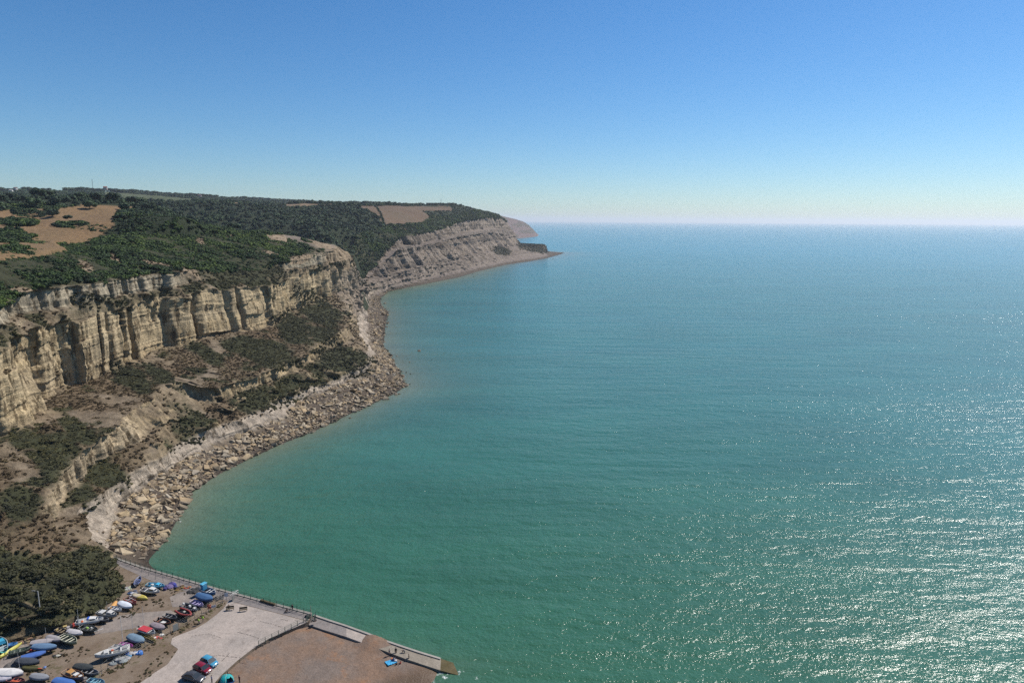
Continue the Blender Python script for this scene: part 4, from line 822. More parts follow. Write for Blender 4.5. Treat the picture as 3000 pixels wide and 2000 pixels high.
boat(34,1908,(40,-26),4.6,"long yellow canoe beside the turquoise boat",(.55,.50,.03),name="canoe",B=.75,Hh=.42,thwarts=2,lift=.1,inner=(.25,.22,.04),cat="canoe",group=None)
boat(28,1897,(40,-10),2.8,"small bright blue tender behind the yellow canoe",(.03,.2,.5),inner=(.05,.26,.5),lift=.1,thwarts=2)
boat(405,1709,(20,-40),3.6,"grey boat with an upturned blue stern at the top of the yard",(.10,.10,.12),inner=(.03,.03,.03),trim=(.10,.16,.42))
# row along the low fence
boat(611,1744,(60,22),4.9,"blue boat with white rails and a tall blue hood",(.04,.16,.30),inner=(.015,.025,.04),trim=(.62,.64,.66),Hh=.9,lift=.45,extra=(('box',"hood",-.30,0,1.35,.9,1.3,1.5,(.04,.22,.38)),('box',"hood_top",-.30,0,2.2,1.0,1.4,.2,(.08,.36,.52)),('pole',.28,-.5,1.15,.28,.5,1.15,W)))
boat(602,1764,(60,22),5.0,"boat wrapped in a crumpled deep blue tarpaulin",DB,style='cover',cover=(.025,.10,.24),Hh=.95,lift=.4,B=2.1)
boat(579,1776,(56,24),4.0,"lavender plastic dinghy in the row by the low fence",(.30,.24,.46),inner=(.20,.16,.33),trim=(.46,.38,.62))
boat(556,1790,(56,24),4.8,"dark inflatable boat with white seats and engine",(.03,.035,.04),inner=(.04,.045,.045),extra=(('tube',(.045,.055,.07)),('box',"white_console",.0,.05,.95,.5,.5,.5,W),('box',"white_seat",.3,.1,.9,.6,.5,.2,W),('box',"white_cowl",-.42,0,1.0,.4,.4,.5,W)),name="inflatable_boat")
boat(541,1807,(56,26),4.6,"red and black inflatable boat casting a deep shadow",(.03,.03,.03),inner=(.05,.05,.05),extra=(('tube',(.28,.035,.03)),('box',"seat",.0,0,.8,.5,.5,.25,(.35,.35,.3))),name="inflatable_boat",lift=.5)
boat(479,1829,(60,18),4.4,"black boat with a thin orange rim and a white bench",(.02,.02,.02),inner=(.025,.028,.02),trim=(.30,.10,.035),thwarts=1,extra=(('box',"bench",.05,-.1,.5,1.0,.7,.1,W),))
boat(465,1844,(58,22),4.0,"dinghy under a dusky mauve cover",(.10,.07,.07),style='cover',cover=(.25,.20,.215))
boat(432,1858,(58,20),4.7,"white boat with a red foredeck cover",(.45,.45,.45),style='half',cover=None,inner=(.1,.14,.2),trim=(.6,.6,.55),extra=(('box',"red_cover",-.12,0,.80,2.7,1.55,.16,(.48,.05,.06)),('motor',)),lift=.4)
boat(437,1872,(58,28),4.2,"long yellow canoe underneath the boat with the red cover",(.50,.34,.03),name="canoe",B=.7,Hh=.4,lift=.08,thwarts=0,inner=(.2,.14,.02),cat="canoe",group=None)
boat(402,1882,(58,26),4.9,"sleek dinghy under a steel blue cover",(.03,.05,.05),style='cover',cover=(.13,.22,.30),lift=.35)
boat(371,1896,(56,12),3.3,"small magenta plastic boat",(.50,.05,.36),inner=(.32,.02,.22),trim=(.62,.08,.45),thwarts=1,B=1.1,Hh=.4)
boat(331,1925,(-58,16),6.0,"largest white open boat with grey deck nearest the low fence",(.50,.49,.47),inner=(.14,.14,.12),trim=(.62,.62,.58),Hh=.95,lift=.5,extra=(('cabin',.10,.30,.35,W),('box',"orange_float",.0,-.1,.95,.45,.35,.3,(.6,.13,.05)),('pole',.1,-.4,1.4,-.45,-.45,1.3,W),('pole',-.1,.2,.9,-.4,.3,1.0,W)))
boat(248,1966,(58,10),4.2,"low black covered boat beside the varnished boat",(.02,.02,.022),style='cover',cover=(.03,.036,.035),lift=.4)
boat(218,1990,(58,20),5.2,"varnished wooden cabin boat with a white deck",(.10,.08,.11),inner=(.16,.07,.02),trim=(.35,.15,.04),Hh=.85,lift=.35,extra=(('cabin',-.28,.02,.5,(.42,.22,.07)),('box',"white_hatch",.12,0,1.0,.7,.9,.2,W),('box',"white_deck",.34,0,.95,.5,.6,.12,W)))
boat(192,2010,(58,14),5.0,"boat under a royal blue cover at the bottom edge",(.03,.05,.2),style='cover',cover=(.03,.13,.42),lift=.3)
boat(284,2006,(58,10),3.6,"light blue dinghy at the bottom edge beside a yellow pole",(.08,.30,.45),inner=(.1,.3,.42),trim=(.2,.42,.5),extra=(('pole',-.5,.3,.3,-.05,.9,1.2,(.6,.6,.2)),))
# ---------------------------------------------------------------- cars
def car(u, v, head, label, c, L=4.0, Wd=1.7, Hh=1.48, hatch=True, glassc=None):
    p = Vector(U(u, v, GZ)); q = Vector(U(u + head[0], v + head[1], GZ)); rz = math.atan2(q.y - p.y, q.x - p.x)
    root = thing("car", label, "car", (p.x, p.y, GZ + 0.035), rz, "cars parked on the concrete apron")
    body = simple("car_paint", c, 0.22, 0.6, 0.04); x = L / 2
    # lower body: stations along the length (x, half width, bottom, top)
    st = [(-x, .80, .42, .78), (-x + .10, .92, .30, .92), (-x + .45, .98, .24, .96), (-x * .3, 1, .22, .95), (x * .25, 1, .22, .93), (x * .55, .98, .24, .88), (x - .35, .93, .26, .80), (x - .08, .84, .32, .66), (x, .72, .42, .56)]
    if not hatch: st[0] = (-x, .82, .45, .86); st[1] = (-x + .1, .93, .3, .95)
    bm = bmesh.new(); R = []
    for xs, wf, zb, zt in st:
        w_ = Wd / 2 * wf; R.append([bm.verts.new(pp) for pp in [(xs, -w_ * .94, zb), (xs, -w_, (zb + zt) / 2), (xs, -w_ * .96, zt - .05), (xs, -w_ * .80, zt), (xs, w_ * .80, zt), (xs, w_ * .96, zt - .05), (xs, w_, (zb + zt) / 2), (xs, w_ * .94, zb)]])
    for a, b_ in zip(R, R[1:]):
        for j in range(8): bm.faces.new((a[j], a[(j + 1) % 8], b_[(j + 1) % 8], b_[j]))
    bm.faces.new(R[0]); bm.faces.new(R[-1][::-1]); bmesh.ops.recalc_face_normals(bm, faces=bm.faces)
    bo = bm_obj("body", bm, body, root, True)
    # greenhouse
    if hatch: g0 = [(-x + .12, .90), (-x + .45, Hh - .06), (-x + .95, Hh), (x * .02, Hh - .02), (x * .18, Hh - .10), (x * .56, .88)]
    else: g0 = [(-x + .45, .93), (-x + 1.05, Hh - .08), (-x + 1.5, Hh), (x * .02, Hh - .02), (x * .16, Hh - .09), (x * .52, .88)]
    bm = bmesh.new(); ww = lambda z: Wd / 2 * (.93 - .20 * (z - .88) / (Hh - .88))
    A_ = [bm.verts.new((px_, ww(z), z)) for px_, z in g0]; B_ = [bm.verts.new((px_, -ww(z), z)) for px_, z in g0]
    bm.faces.new(A_[::-1]); bm.faces.new(B_)
    for i in range(len(g0) - 1): bm.faces.new((A_[i], A_[i + 1], B_[i + 1], B_[i]))
    bmesh.ops.recalc_face_normals(bm, faces=bm.faces); bm_obj("windows", bm, M_glass, root)
    bm = bmesh.new(); R = []                                # roof skin, 2 cm proud
    for px_, z in g0[1:5]:
        w_ = ww(z) + .01; R.append([bm.verts.new(pp) for pp in [(px_, -w_, z - .05), (px_, -w_ * .9, z + .02), (px_, w_ * .9, z + .02), (px_, w_, z - .05)]])
    for a, b_ in zip(R, R[1:]):
        for j in range(3): bm.faces.new((a[j], a[j + 1], b_[j + 1], b_[j]))
    bm_obj("roof", bm, body, root, True)
    bm = bmesh.new()                                        # pillars
    for sgn in (1, -1):
        for (a, b_) in ((g0[0], g0[1]), (g0[5], g0[4]), ((-x * .12, .93), (-x * .10, Hh - .03))):
            a_bar(bm, (a[0], sgn * (ww(a[1]) + .012), a[1]), (b_[0], sgn * (ww(b_[1]) + .012), b_[1] - .01), .035, 5)
    bm_obj("pillars", bm, body, root)
    for sx in (-x + .72, x - .78):
        for sgn in (1, -1):
            bm = bmesh.new(); a_bar(bm, (sx, sgn * (Wd / 2 - .19), .30), (sx, sgn * (Wd / 2 + .015), .30), .315, 16); wh = bm_obj("wheel", bm, M_rubber, root)
            bm = bmesh.new(); a_bar(bm, (sx, sgn * (Wd / 2 - .02), .30), (sx, sgn * (Wd / 2 + .03), .30), .19, 10); bm_obj("hubcap", bm, M_chrome, wh)
    for sgn in (1, -1):
        bm = bmesh.new(); a_box(bm, (x - .10, sgn * Wd * .33, .66), (.22, .34, .13)); bm_obj("headlight", bm, M_chrome, root, bev=.04)
        bm = bmesh.new(); a_box(bm, (-x + .04, sgn * Wd * .38, .78), (.12, .2, .2)); bm_obj("tail_light", bm, paint((.35,.02,.02), .3), root, bev=.03)
        bm = bmesh.new(); a_box(bm, (x * .40, sgn * (Wd / 2 + .06), .95), (.14, .2, .14)); bm_obj("wing_mirror", bm, body, root, bev=.03)
    bm = bmesh.new(); a_box(bm, (x - .01, 0, .42), (.06, Wd * .55, .14)); bm_obj("grille", bm, M_black, root)
    bm = bmesh.new(); a_box(bm, (x + .012, 0, .36), (.03, .5, .11)); bm_obj("number_plate", bm, M_white, root)
    return root
car(614,1946,(55,24),"light blue hatchback, front car of the parked row",(.06,.27,.42),3.75,1.66,1.5)
car(594,1965,(55,24),"dark red hatchback parked between the light blue and grey cars",(.20,.012,.025),3.9,1.66,1.42)
car(568,1991,(55,14),"dark grey estate car, nearest of the parked row",(.055,.055,.06),4.4,1.75,1.45,hatch=False)
# ---------------------------------------------------------------- people
def person(u, v, z, label, top, legs, pose='stand', face=0.0, hair=(.04,.03,.02), skin=(.42,.25,.18), h=1.72):
    z = on_beach(u, v, z) if z < GZ - .3 else z; p = U(u, v, z); root = thing("person", label, "person", p, face)
    J = {'pel': (0, 0, .52), 'waist': (0, 0, .60), 'chest': (0, 0, .74), 'neck': (0, 0, .84), 'head': (0.01, 0, .90), 'crown': (0.01, 0, .965)}
    R_ = {'pel': .088, 'waist': .078, 'chest': .092, 'neck': .034, 'head': .052, 'crown': .036}
    for sgn, n_ in ((1, 'l'), (-1, 'r')):
        J.update({n_ + 'sh': (0, sgn * .095, .80), n_ + 'el': (-.01, sgn * .135, .645), n_ + 'wr': (.03, sgn * .135, .50), n_ + 'hd': (.05, sgn * .13, .455),
                  n_ + 'hip': (0, sgn * .05, .50), n_ + 'kn': (.012, sgn * .06, .275), n_ + 'an': (-.005, sgn * .065, .045), n_ + 'to': (.075, sgn * .075, .018)})
        R_.update({n_ + 'sh': .046, n_ + 'el': .030, n_ + 'wr': .020, n_ + 'hd': .022, n_ + 'hip': .062, n_ + 'kn': .040, n_ + 'an': .026, n_ + 'to': .022})
    if pose == 'walk':
        for n_, s2 in (('l', 1), ('r', -1)):
            J[n_ + 'kn'] = (.045 * s2 + .02, J[n_ + 'kn'][1], .28); J[n_ + 'an'] = (.12 * s2 - .02, J[n_ + 'an'][1], .045 if s2 > 0 else .07); J[n_ + 'to'] = (.12 * s2 + .05, J[n_ + 'to'][1], .018)
            J[n_ + 'el'] = (-.06 * s2, J[n_ + 'el'][1], .65); J[n_ + 'wr'] = (-.07 * s2 + .04, J[n_ + 'wr'][1], .52); J[n_ + 'hd'] = (-.07 * s2 + .06, J[n_ + 'hd'][1], .48)
    if pose == 'bend':
        for k in ('waist', 'chest', 'neck', 'head', 'crown', 'lsh', 'rsh'):
            x_, y_, z_ = J[k]; d_ = z_ - .52; J[k] = (d_ * .85, y_, .52 + d_ * .30)
        for n_ in 'lr': J[n_ + 'el'] = (.27, J[n_ + 'el'][1], .46); J[n_ + 'wr'] = (.30, J[n_ + 'wr'][1], .31); J[n_ + 'hd'] = (.31, J[n_ + 'hd'][1], .26)
    if pose in ('sit', 'bench'):
        dz = -.42 if pose == 'sit' else -.24
        for k in J:
            if k[1:] not in ('kn', 'an', 'to'): J[k] = (J[k][0], J[k][1], J[k][2] + dz)
        for n_ in 'lr':
            J[n_ + 'kn'] = (.24, J[n_ + 'kn'][1], .52 + dz + (.12 if pose == 'sit' else .01)); J[n_ + 'an'] = ((.36 if pose == 'sit' else .25), J[n_ + 'an'][1], .045); J[n_ + 'to'] = ((.43 if pose == 'sit' else .33), J[n_ + 'to'][1], .03)
            J[n_ + 'wr'] = (.12, J[n_ + 'wr'][1] * .8, .62 + dz); J[n_ + 'hd'] = (.16, J[n_ + 'hd'][1] * .8, .61 + dz); J[n_ + 'el'] = (.01, J[n_ + 'el'][1], .65 + dz)
    E = [('pel','waist'),('waist','chest'),('chest','neck'),('neck','head'),('head','crown')]
    for n_ in 'lr': E += [('chest', n_+'sh'),(n_+'sh', n_+'el'),(n_+'el', n_+'wr'),(n_+'wr', n_+'hd'),('pel', n_+'hip'),(n_+'hip', n_+'kn'),(n_+'kn', n_+'an'),(n_+'an', n_+'to')]
    names = list(J); me = bpy.data.meshes.new("body"); me.from_pydata([Vector(J[k]) * h for k in names], [(names.index(a), names.index(b_)) for a, b_ in E], [])
    o = link("body", me, root); md = o.modifiers.new("skin", 'SKIN'); md.use_smooth_shade = True
    for i, k in enumerate(names): me.skin_vertices[0].data[i].radius = (R_[k] * h * .9, R_[k] * h * 1.1) if k in ('chest', 'waist', 'pel') else (R_[k] * h,) * 2
    me.skin_vertices[0].data[0].use_root = True
    o.modifiers.new("sub", 'SUBSURF').levels = 1; o.modifiers["sub"].render_levels = 1
    dg = bpy.context.evaluated_depsgraph_get(); ev_ = o.evaluated_get(dg); nm = bpy.data.meshes.new_from_object(ev_); o.modifiers.clear(); o.data = nm
    nm.materials.clear()
    for c in (top, legs, skin): nm.materials.append(paint(c, .8))
    hd = Vector(J['head']) * h; wa = Vector(J['pel']) * h; segs = {k: Vector(J[k]) * h for k in names}
    for f in nm.polygons:
        c = f.center; k = min(segs, key=lambda q: (segs[q] - c).length)
        f.material_index = 2 if k in ('head', 'crown', 'neck', 'lhd', 'rhd', 'lwr', 'rwr') else (1 if k in ('pel', 'lhip', 'rhip', 'lkn', 'rkn', 'lan', 'ran', 'lto', 'rto') else 0)
    bm = bmesh.new(); hc = (Vector(J['head']) + Vector(J['crown'])) / 2 * h + Vector((-.015, 0, .015)); bmesh.ops.create_icosphere(bm, subdivisions=2, radius=.105, matrix=Matrix.Translation(hc) @ Matrix.Diagonal((1, .9, 1.05, 1)))
    bmesh.ops.delete(bm, geom=[v_ for v_ in bm.verts if (v_.co.x - hc.x) > .03 and v_.co.z < hc.z + .06], context='VERTS'); bm_obj("hair", bm, paint(hair, .9), root, True)
    return root
HV = (.38, .62, .06)
person(583,1829,GZ+.03,"person in lime vest and dark trousers walking, lower of two by the fence",HV,(.03,.03,.035),'walk',.6)
person(595,1822,GZ+.03,"person in lime jacket and beige trousers walking, upper of two by the fence",HV,(.28,.22,.17),'walk',.9)
person(857,1789,GZ+.03,"person in black standing against the sea railing",(.02,.02,.02),(.12,.11,.12),'stand',-1.8)
person(841,1791,GZ+.03,"dark clothed person crouching on the promenade",(.02,.022,.02),(.02,.02,.02),'sit',-2.2)
person(670,1784,GZ+.03,"person in dark clothes sitting on the left bench",(.03,.02,.02),(.03,.03,.04),'bench',-1.1,h=1.65)
person(1141,1920,1.95,"person in grey standing on the shingle, leftmost of the beach group",(.10,.10,.12),(.035,.035,.045),'stand',-.3)
person(1160,1917,2.05,"person in a long black coat standing at the foot of the slab",(.012,.012,.014),(.02,.02,.02),'stand',-1.4)
person(1186,1917,2.0,"person in black bending forward beside the groyne",(.015,.015,.017),(.18,.17,.17),'bend',3.3)
person(1198,1933,1.5,"child in brown standing at the edge of the groyne",(.07,.045,.035),(.16,.10,.08),'stand',.4,h=1.45)
person(1153,1935,1.65,"person in white sitting on the blue beach mat",(.45,.42,.42),(.05,.07,.16),'sit',1.2)
person(1174,1944,1.2,"child with a coral red top sitting on the shingle",(.62,.10,.06),(.5,.12,.08),'sit',2.5,h=1.3)
person(1163,1946,1.3,"child in dark shorts sitting beside the beach mat",(.33,.2,.15),(.02,.02,.02),'sit',2.0,h=1.2)
person(621,2000,GZ-.05,"person in a pale lilac shirt by the grey car",(.42,.38,.46),(.05,.05,.06),'stand',.9)
person(702,2000,3.2,"person in a dark red top near the teal tent",(.10,.02,.03),(.03,.03,.03),'stand',1.0)
person(668,1979,3.5,"dark haired person sitting at the back of the tent",(.05,.05,.06),(.04,.04,.05),'sit',.9)
# beach mat, buckets, tent
def mat_obj():
    c = Vector(U(1146, 1939, on_beach(1146, 1939, 1.65))); root = thing("beach_mat", "crumpled bright blue beach mat with rumpled towels on the shingle", "beach mat", c, .7)
    bm = bmesh.new(); bmesh.ops.create_grid(bm, x_segments=14, y_segments=9, size=1); r_ = random.Random(3)
    for v_ in bm.verts: v_.co.x *= 1.1; v_.co.y *= .75; v_.co.z = .1 + r_.uniform(-.04, .06) - v_.co.x * .12
    bm_obj("mat", bm, paint((.03,.30,.55), .6), root)
    for x, y, c2, s2 in ((.5, .2, (.02,.07,.25), .35), (.9, -.2, (.5,.48,.5), .3), (.7, .7, (.65,.20,.05), .3), (1.1, .5, (.06,.05,.05), .25)):
        bm = bmesh.new(); bmesh.ops.create_icosphere(bm, subdivisions=2, radius=s2)
        for v_ in bm.verts: v_.co = Vector((v_.co.x + x, v_.co.y + y, v_.co.z * .5 + .15)) + Vector([r_.uniform(-.05, .05) for _ in range(3)])
        bm_obj("towel", bm, paint(c2, .8), root)
mat_obj()
def tent():
    c = Vector(U(664, 1996, on_beach(664, 1996, 3.4))); root = thing("beach_tent", "teal dome beach tent with an open front at the edge of the shingle", "tent", c, -.55)
    bm = bmesh.new(); n = 20; m_ = 8; R = []
    for i in range(m_ + 1):
        th = math.pi / 2 * i / m_; ring = []
        for j in range(n):
            a = 2 * math.pi * j / n; q = 1.5 * math.cos(th) * (1 + .08 * math.cos(4 * a)); ring.append(bm.verts.new((q * math.cos(a), q * math.sin(a) * .85, 1.35 * math.sin(th) ** .9)))
        R.append(ring)
    for i in range(m_):
        for j in range(n):
            if i < 5 and j in (0, 1, n - 1, n - 2): continue
            bm.faces.new((R[i][j], R[i][(j + 1) % n], R[i + 1][(j + 1) % n], R[i + 1][j]))
    bm_obj("canopy", bm, paint((.02,.36,.36), .35), root)
    bm = bmesh.new()
    for a0 in (.7, 2.3):
        P_2 = [Vector((1.52 * math.cos(t_) * math.cos(a0), 1.30 * math.cos(t_) * math.sin(a0), 1.38 * abs(math.sin(t_)) ** .9)) for t_ in np.linspace(0, math.pi, 15)]
        for p, q in zip(P_2, P_2[1:]): a_bar(bm, p, q, .02, 5)
    bm_obj("tent_pole", bm, M_white, root); bm = bmesh.new(); a_box(bm, (.1, 0, .04), (2.2, 1.9, .06)); bm_obj("groundsheet", bm, paint((.03,.08,.22)), root)
tent()
def bench(u, v, label, rz):
    root = thing("bench", label, "bench", U(u, v, GZ + .03), rz, "benches on the concrete apron")
    for nm, c, s_, r_ in (("seat", (0, 0, .45), (1.7, .45, .05), 0), ("backrest", (0, .25, .75), (1.7, .05, .45), -.15)):
        bm = bmesh.new()
        for k in range(3):
            off = (k - 1) * (.15); a_box(bm, (c[0], c[1] + (off if nm == "seat" else 0), c[2] + (off if nm != "seat" else 0)), (s_[0], .13 if nm == "seat" else .04, .04 if nm == "seat" else .13))
        bm_obj(nm, bm, M_woodb, root)
    for x in (-.75, .75):
        for y in (-.18, .22): bm = bmesh.new(); a_bar(bm, (x, y, 0), (x, y, .45 if y < 0 else .98), .035); bm_obj("leg", bm, M_steel, root)
bench(674,1787,"wooden bench with a person on it, left of the two on the apron",.25 + math.pi * 0)
bench(713,1790,"empty wooden bench, right of the two on the apron",.25)
def low_seat():
    a = Vector(U(764,1760,GZ)); b_ = Vector(U(806,1773,GZ)); d = b_ - a; root = thing("timber_beam", "long low timber beam lying by the sea railing", "beam", a)
    bm = bmesh.new(); a_box(bm, d / 2 + Vector((0, 0, .25)), (d.length, .5, .4), d.to_track_quat('X', 'Z').to_matrix()); o = bm_obj("beam", bm, M_woodb, root, bev=.04)
low_seat()
def lamp(u, v, top_v, label):
    p = Vector(U(u, v, GZ)); hh = 8.5; root = thing("lamp_post", label, "lamp post", p)
    bm = bmesh.new(); a_bar(bm, (0, 0, 0), (0, 0, hh), .15, 8, .09); bm_obj("pole", bm, paint((.42,.42,.40)), root)
    bm = bmesh.new(); a_bar(bm, (0, 0, hh), (-.6, -.1, hh + .12), .05); bm_obj("arm", bm, M_steel, root); bm = bmesh.new(); a_box(bm, (-.85, -.12, hh + .12), (.7, .26, .13)); bm_obj("lamp_head", bm, M_steel, root, bev=.03)
lamp(124, 1838, 1727, "tall grey lamp post rising in front of the dark scrub")
def pole(u, v, hh, label, c=(.5,.5,.48), r=.04):
    root = thing("pole", label, "pole", U(u, v, GZ)); bm = bmesh.new(); a_bar(bm, (0, 0, 0), (0, 0, hh), r, 6, r * .6); bm_obj("shaft", bm, paint(c), root); bm = bmesh.new(); a_box(bm, (0, 0, .05), (.3, .3, .1)); bm_obj("foot", bm, M_steel, root)
pole(361,1890,6.6,"white mast standing bare between the magenta and steel blue boats",(.6,.6,.56),.06)
pole(391,1862,5.2,"thin grey pole rising behind the boat with the red cover"); pole(422,1835,5.0,"thin grey pole on the worn track near the red cover boat")
pole(232,1835,4.2,"thin pole at the scrub edge left of the white motor boat"); pole(912,1813,3.2,"pale post at the head of the steps by the railing end",(.42,.36,.26),.09)
pole(567,1994,3.4,"thin grey post in front of the grey estate car",(.3,.3,.28))
def life_ring():
    root = thing("life_ring_stand", "orange life ring on a grey stand beside the low fence", "life ring stand", U(614,1790,GZ), .3)
    for x in (-.25, .25): bm = bmesh.new(); a_bar(bm, (x, 0, 0), (x, 0, 1.5), .04); bm_obj("post", bm, M_steel, root)
    bm = bmesh.new(); a_box(bm, (0, .02, 1.15), (.75, .08, 1.0)); bm_obj("housing", bm, paint((.55,.09,.04), .4), root, bev=.03)
    bm = bmesh.new()
    for k in range(16):
        a = 2 * math.pi * k / 16; b_ = 2 * math.pi * (k + 1) / 16; a_bar(bm, (.27 * math.cos(a), -.06, 1.15 + .27 * math.sin(a)), (.27 * math.cos(b_), -.06, 1.15 + .27 * math.sin(b_)), .06)
    bm_obj("ring", bm, paint((.7,.25,.15), .4), root)
life_ring()
def signboard(u, v, label, w_=.8, h_=1.0, rz=.2, hh=1.9, c=(.6,.6,.62)):
    root = thing("sign_board", label, "sign", U(u, v, GZ), rz)
    bm = bmesh.new(); a_bar(bm, (0, 0, 0), (0, 0, hh), .04); bm_obj("post", bm, M_steel, root)
    bm = bmesh.new(); a_box(bm, (0, -.05, hh - h_ / 2), (w_, .04, h_)); bm_obj("panel", bm, paint(c), root, bev=.01)
signboard(664,1757,"white sign board on a post by the promenade corner"); signboard(626,1782,"pale notice board leaning beside the life ring", 1.0, .6, .5, .9)
signboard(515,1848,"grey sheet board standing at the fence corner", 1.1, 1.5, .9, 1.7, (.26,.27,.25))
# heaps of gear, crates and panels in the yard
def heap(u, v, label, cols, r=1.0, n=9, seed=1, flat=.5):
    root = thing("gear_heap", label, "heap", U(u, v, GZ)); r_ = random.Random(seed); names = ("folded_net", "crate", "rope_coil", "tarpaulin")
    for i in range(n):
        bm = bmesh.new(); x, y = r_.gauss(0, r * .5), r_.gauss(0, r * .4); s_ = r_.uniform(.22, .5) * r; nm = names[i % 4]; c = cols[i % len(cols)]
        if nm == "crate":
            a_box(bm, (x, y, s_ * .4), (s_ * 1.3, s_, s_ * .7), Matrix.Rotation(r_.uniform(0, 3), 3, 'Z')); bmesh.ops.bevel(bm, geom=bm.edges[:], offset=.02, segments=1, affect='EDGES')
        else:
            bmesh.ops.create_icosphere(bm, subdivisions=2, radius=s_)
            for v_ in bm.verts: v_.co = Vector((v_.co.x * 1.3 + x, v_.co.y + y, abs(v_.co.z) * flat + .02)) * 1.0 + Vector([r_.uniform(-.07, .07) * s_ * 2 for _ in range(3)])
        bm_obj(nm, bm, paint(c, .8), root)
BK = (.03, .03, .032); BR = (.10, .06, .03)
heap(493,1717,"heap of deep blue and purple netting beside the cyan boat",((.03,.04,.25),(.05,.04,.16),BK,(.16,.12,.24)),1.7,12,2,.9)
heap(528,1722,"heap of rusty brown netting by the wire fence",(BR,(.2,.13,.04),BK),1.3,10,3); heap(545,1723,"red and orange gear piled against the fence post",((.35,.05,.04),(.3,.12,.04),BR),.9,8,4)
heap(570,1729,"black gear piled by the fence near the hooded boat",(BK,(.05,.05,.05)),1.4,11,5); heap(372,1722,"pale sheet and white floats at the scrub edge",((.4,.42,.34),(.3,.3,.3),(.35,.38,.25)),1.1,9,6)
heap(383,1738,"grey scrap and small engine parts above the upturned cream boat",((.2,.2,.22),(.4,.4,.42),DB,BK),1.2,10,7); heap(645,1752,"dark bicycles and trolleys by the promenade corner",(BK,(.06,.05,.05),(.1,.09,.08)),1.3,12,8)
heap(180,1845,"cluttered dark gear under the scrub with a yellow plank",(BK,(.4,.3,.12),(.1,.1,.12),(.3,.28,.28)),1.6,14,9); heap(210,1834,"orange and red buoys at the scrub edge",((.5,.16,.04),(.4,.05,.04),BK,(.1,.1,.14)),1.2,10,10)
heap(93,1903,"bright red cover bundled at the bow of the slate blue boat",(RD,(.5,.07,.05)),.8,6,11,.9); heap(70,1938,"grey poles and pots heaped beside the dark boats",((.2,.18,.16),BK,(.12,.11,.1),(.32,.3,.26)),2.0,16,12)
heap(78,1880,"rotten timber piled under the scrub at the left",((.2,.12,.07),(.24,.18,.1),BK),1.5,10,13,.3); heap(152,1890,"dark gear in the shadow behind the slate blue boat",(BK,(.2,.12,.12),(.3,.26,.3)),1.7,12,14)
heap(168,1920,"white plastic tubs on the ground in front of the slate blue boat",((.5,.48,.4),(.35,.33,.25),BK),.8,6,15); heap(256,1992,"grey boards and scrap near the yellow pole",((.22,.21,.2),BK,(.16,.12,.1)),1.4,10,16)
heap(472,1866,"red and white planks beside the fence",((.4,.06,.05),W,BR),1.0,6,17,.3); heap(384,1918,"blue barrel and pale board against the low fence",((.03,.14,.42),(.45,.43,.42),(.1,.26,.42)),1.2,8,18,.9)
heap(350,1933,"grey boards and nets behind the wire fence",((.22,.24,.24),(.14,.15,.14),(.3,.3,.3)),1.7,12,19,.5); heap(406,1912,"royal blue crate at the fence foot",((.03,.14,.42),(.5,.5,.5)),.9,5,20,1)
heap(920,1819,"dark bundle left at the top of the groyne",(BK,(.1,.06,.04)),.6,6,21,1); heap(905,1806,"dark bicycles leaning at the end of the sea railing",(BK,(.08,.07,.06)),.8,9,22,1.4)
def white_spars():
    root = thing("spar_rack", "rack of white spars sticking out beside the white sign board", "spar rack", U(668,1752,GZ+1.0), 0)
    o = Vector(U(668,1752,GZ+1.0))
    for k, (a, b_) in enumerate((((672,1736),(697,1727)),((673,1743),(698,1728)),((680,1742),(699,1733)))):
        bm = bmesh.new(); a_bar(bm, Vector(U(*a, GZ + 1.3)) - o, Vector(U(*b_, GZ + 1.3)) - o, .05); bm_obj("spar", bm, M_white, root)
    bm = bmesh.new(); a_box(bm, (.8, .9, -.4), (.1, 1.2, 1.3)); bm_obj("stand", bm, M_steel, root)
white_spars()
boat(300,1822,(58,10),3.6,"small dark open boat squeezed below the grey motor boat",(.06,.06,.07),inner=(.04,.04,.04),trim=(.3,.3,.28),thwarts=2)
boat(184,1858,(55,18),3.6,"narrow brown boat half hidden among the gear",(.14,.09,.05),inner=(.07,.05,.03),trim=(.3,.22,.12),thwarts=2)
boat(160,1880,(55,18),3.8,"faded grey boat with a tilted board on top",(.22,.21,.21),style='cover',cover=(.28,.26,.27))
boat(60,1915,(55,-14),3.8,"dull green boat behind the bright blue covered dinghy",(.06,.09,.06),inner=(.04,.05,.04),trim=(.16,.18,.14),thwarts=2)
boat(500,1815,(58,18),3.8,"dark open dinghy just above the black boat with the white bench",(.05,.05,.06),inner=(.05,.05,.05),trim=(.2,.2,.2),thwarts=2)
boat(352,1906,(56,12),3.4,"low grey dinghy between the magenta boat and the white open boat",(.25,.26,.27),inner=(.14,.14,.14),trim=(.4,.4,.4),thwarts=2)
boat(268,1978,(58,12),3.6,"small grey open boat beside the low black covered boat",(.16,.17,.17),inner=(.06,.06,.06),trim=(.3,.3,.3),thwarts=2)
boat(120,1993,(58,10),4.0,"grey covered dinghy near the bottom edge left of the royal blue cover",(.12,.12,.14),style='cover',cover=(.22,.23,.25))
pole(318,1815,4.4,"thin aluminium mast above the grey motor boat",(.5,.5,.5),.035); pole(140,1900,4.8,"thin mast standing over the slate blue boat",(.5,.5,.48),.035); pole(545,1800,3.6,"short thin mast beside the red and black inflatable",(.45,.45,.45),.035)
pole(470,1838,4.0,"thin mast over the mauve covered dinghy",(.5,.48,.45),.035); pole(60,1975,4.5,"thin mast over the big white covered boat",(.5,.5,.5),.035)
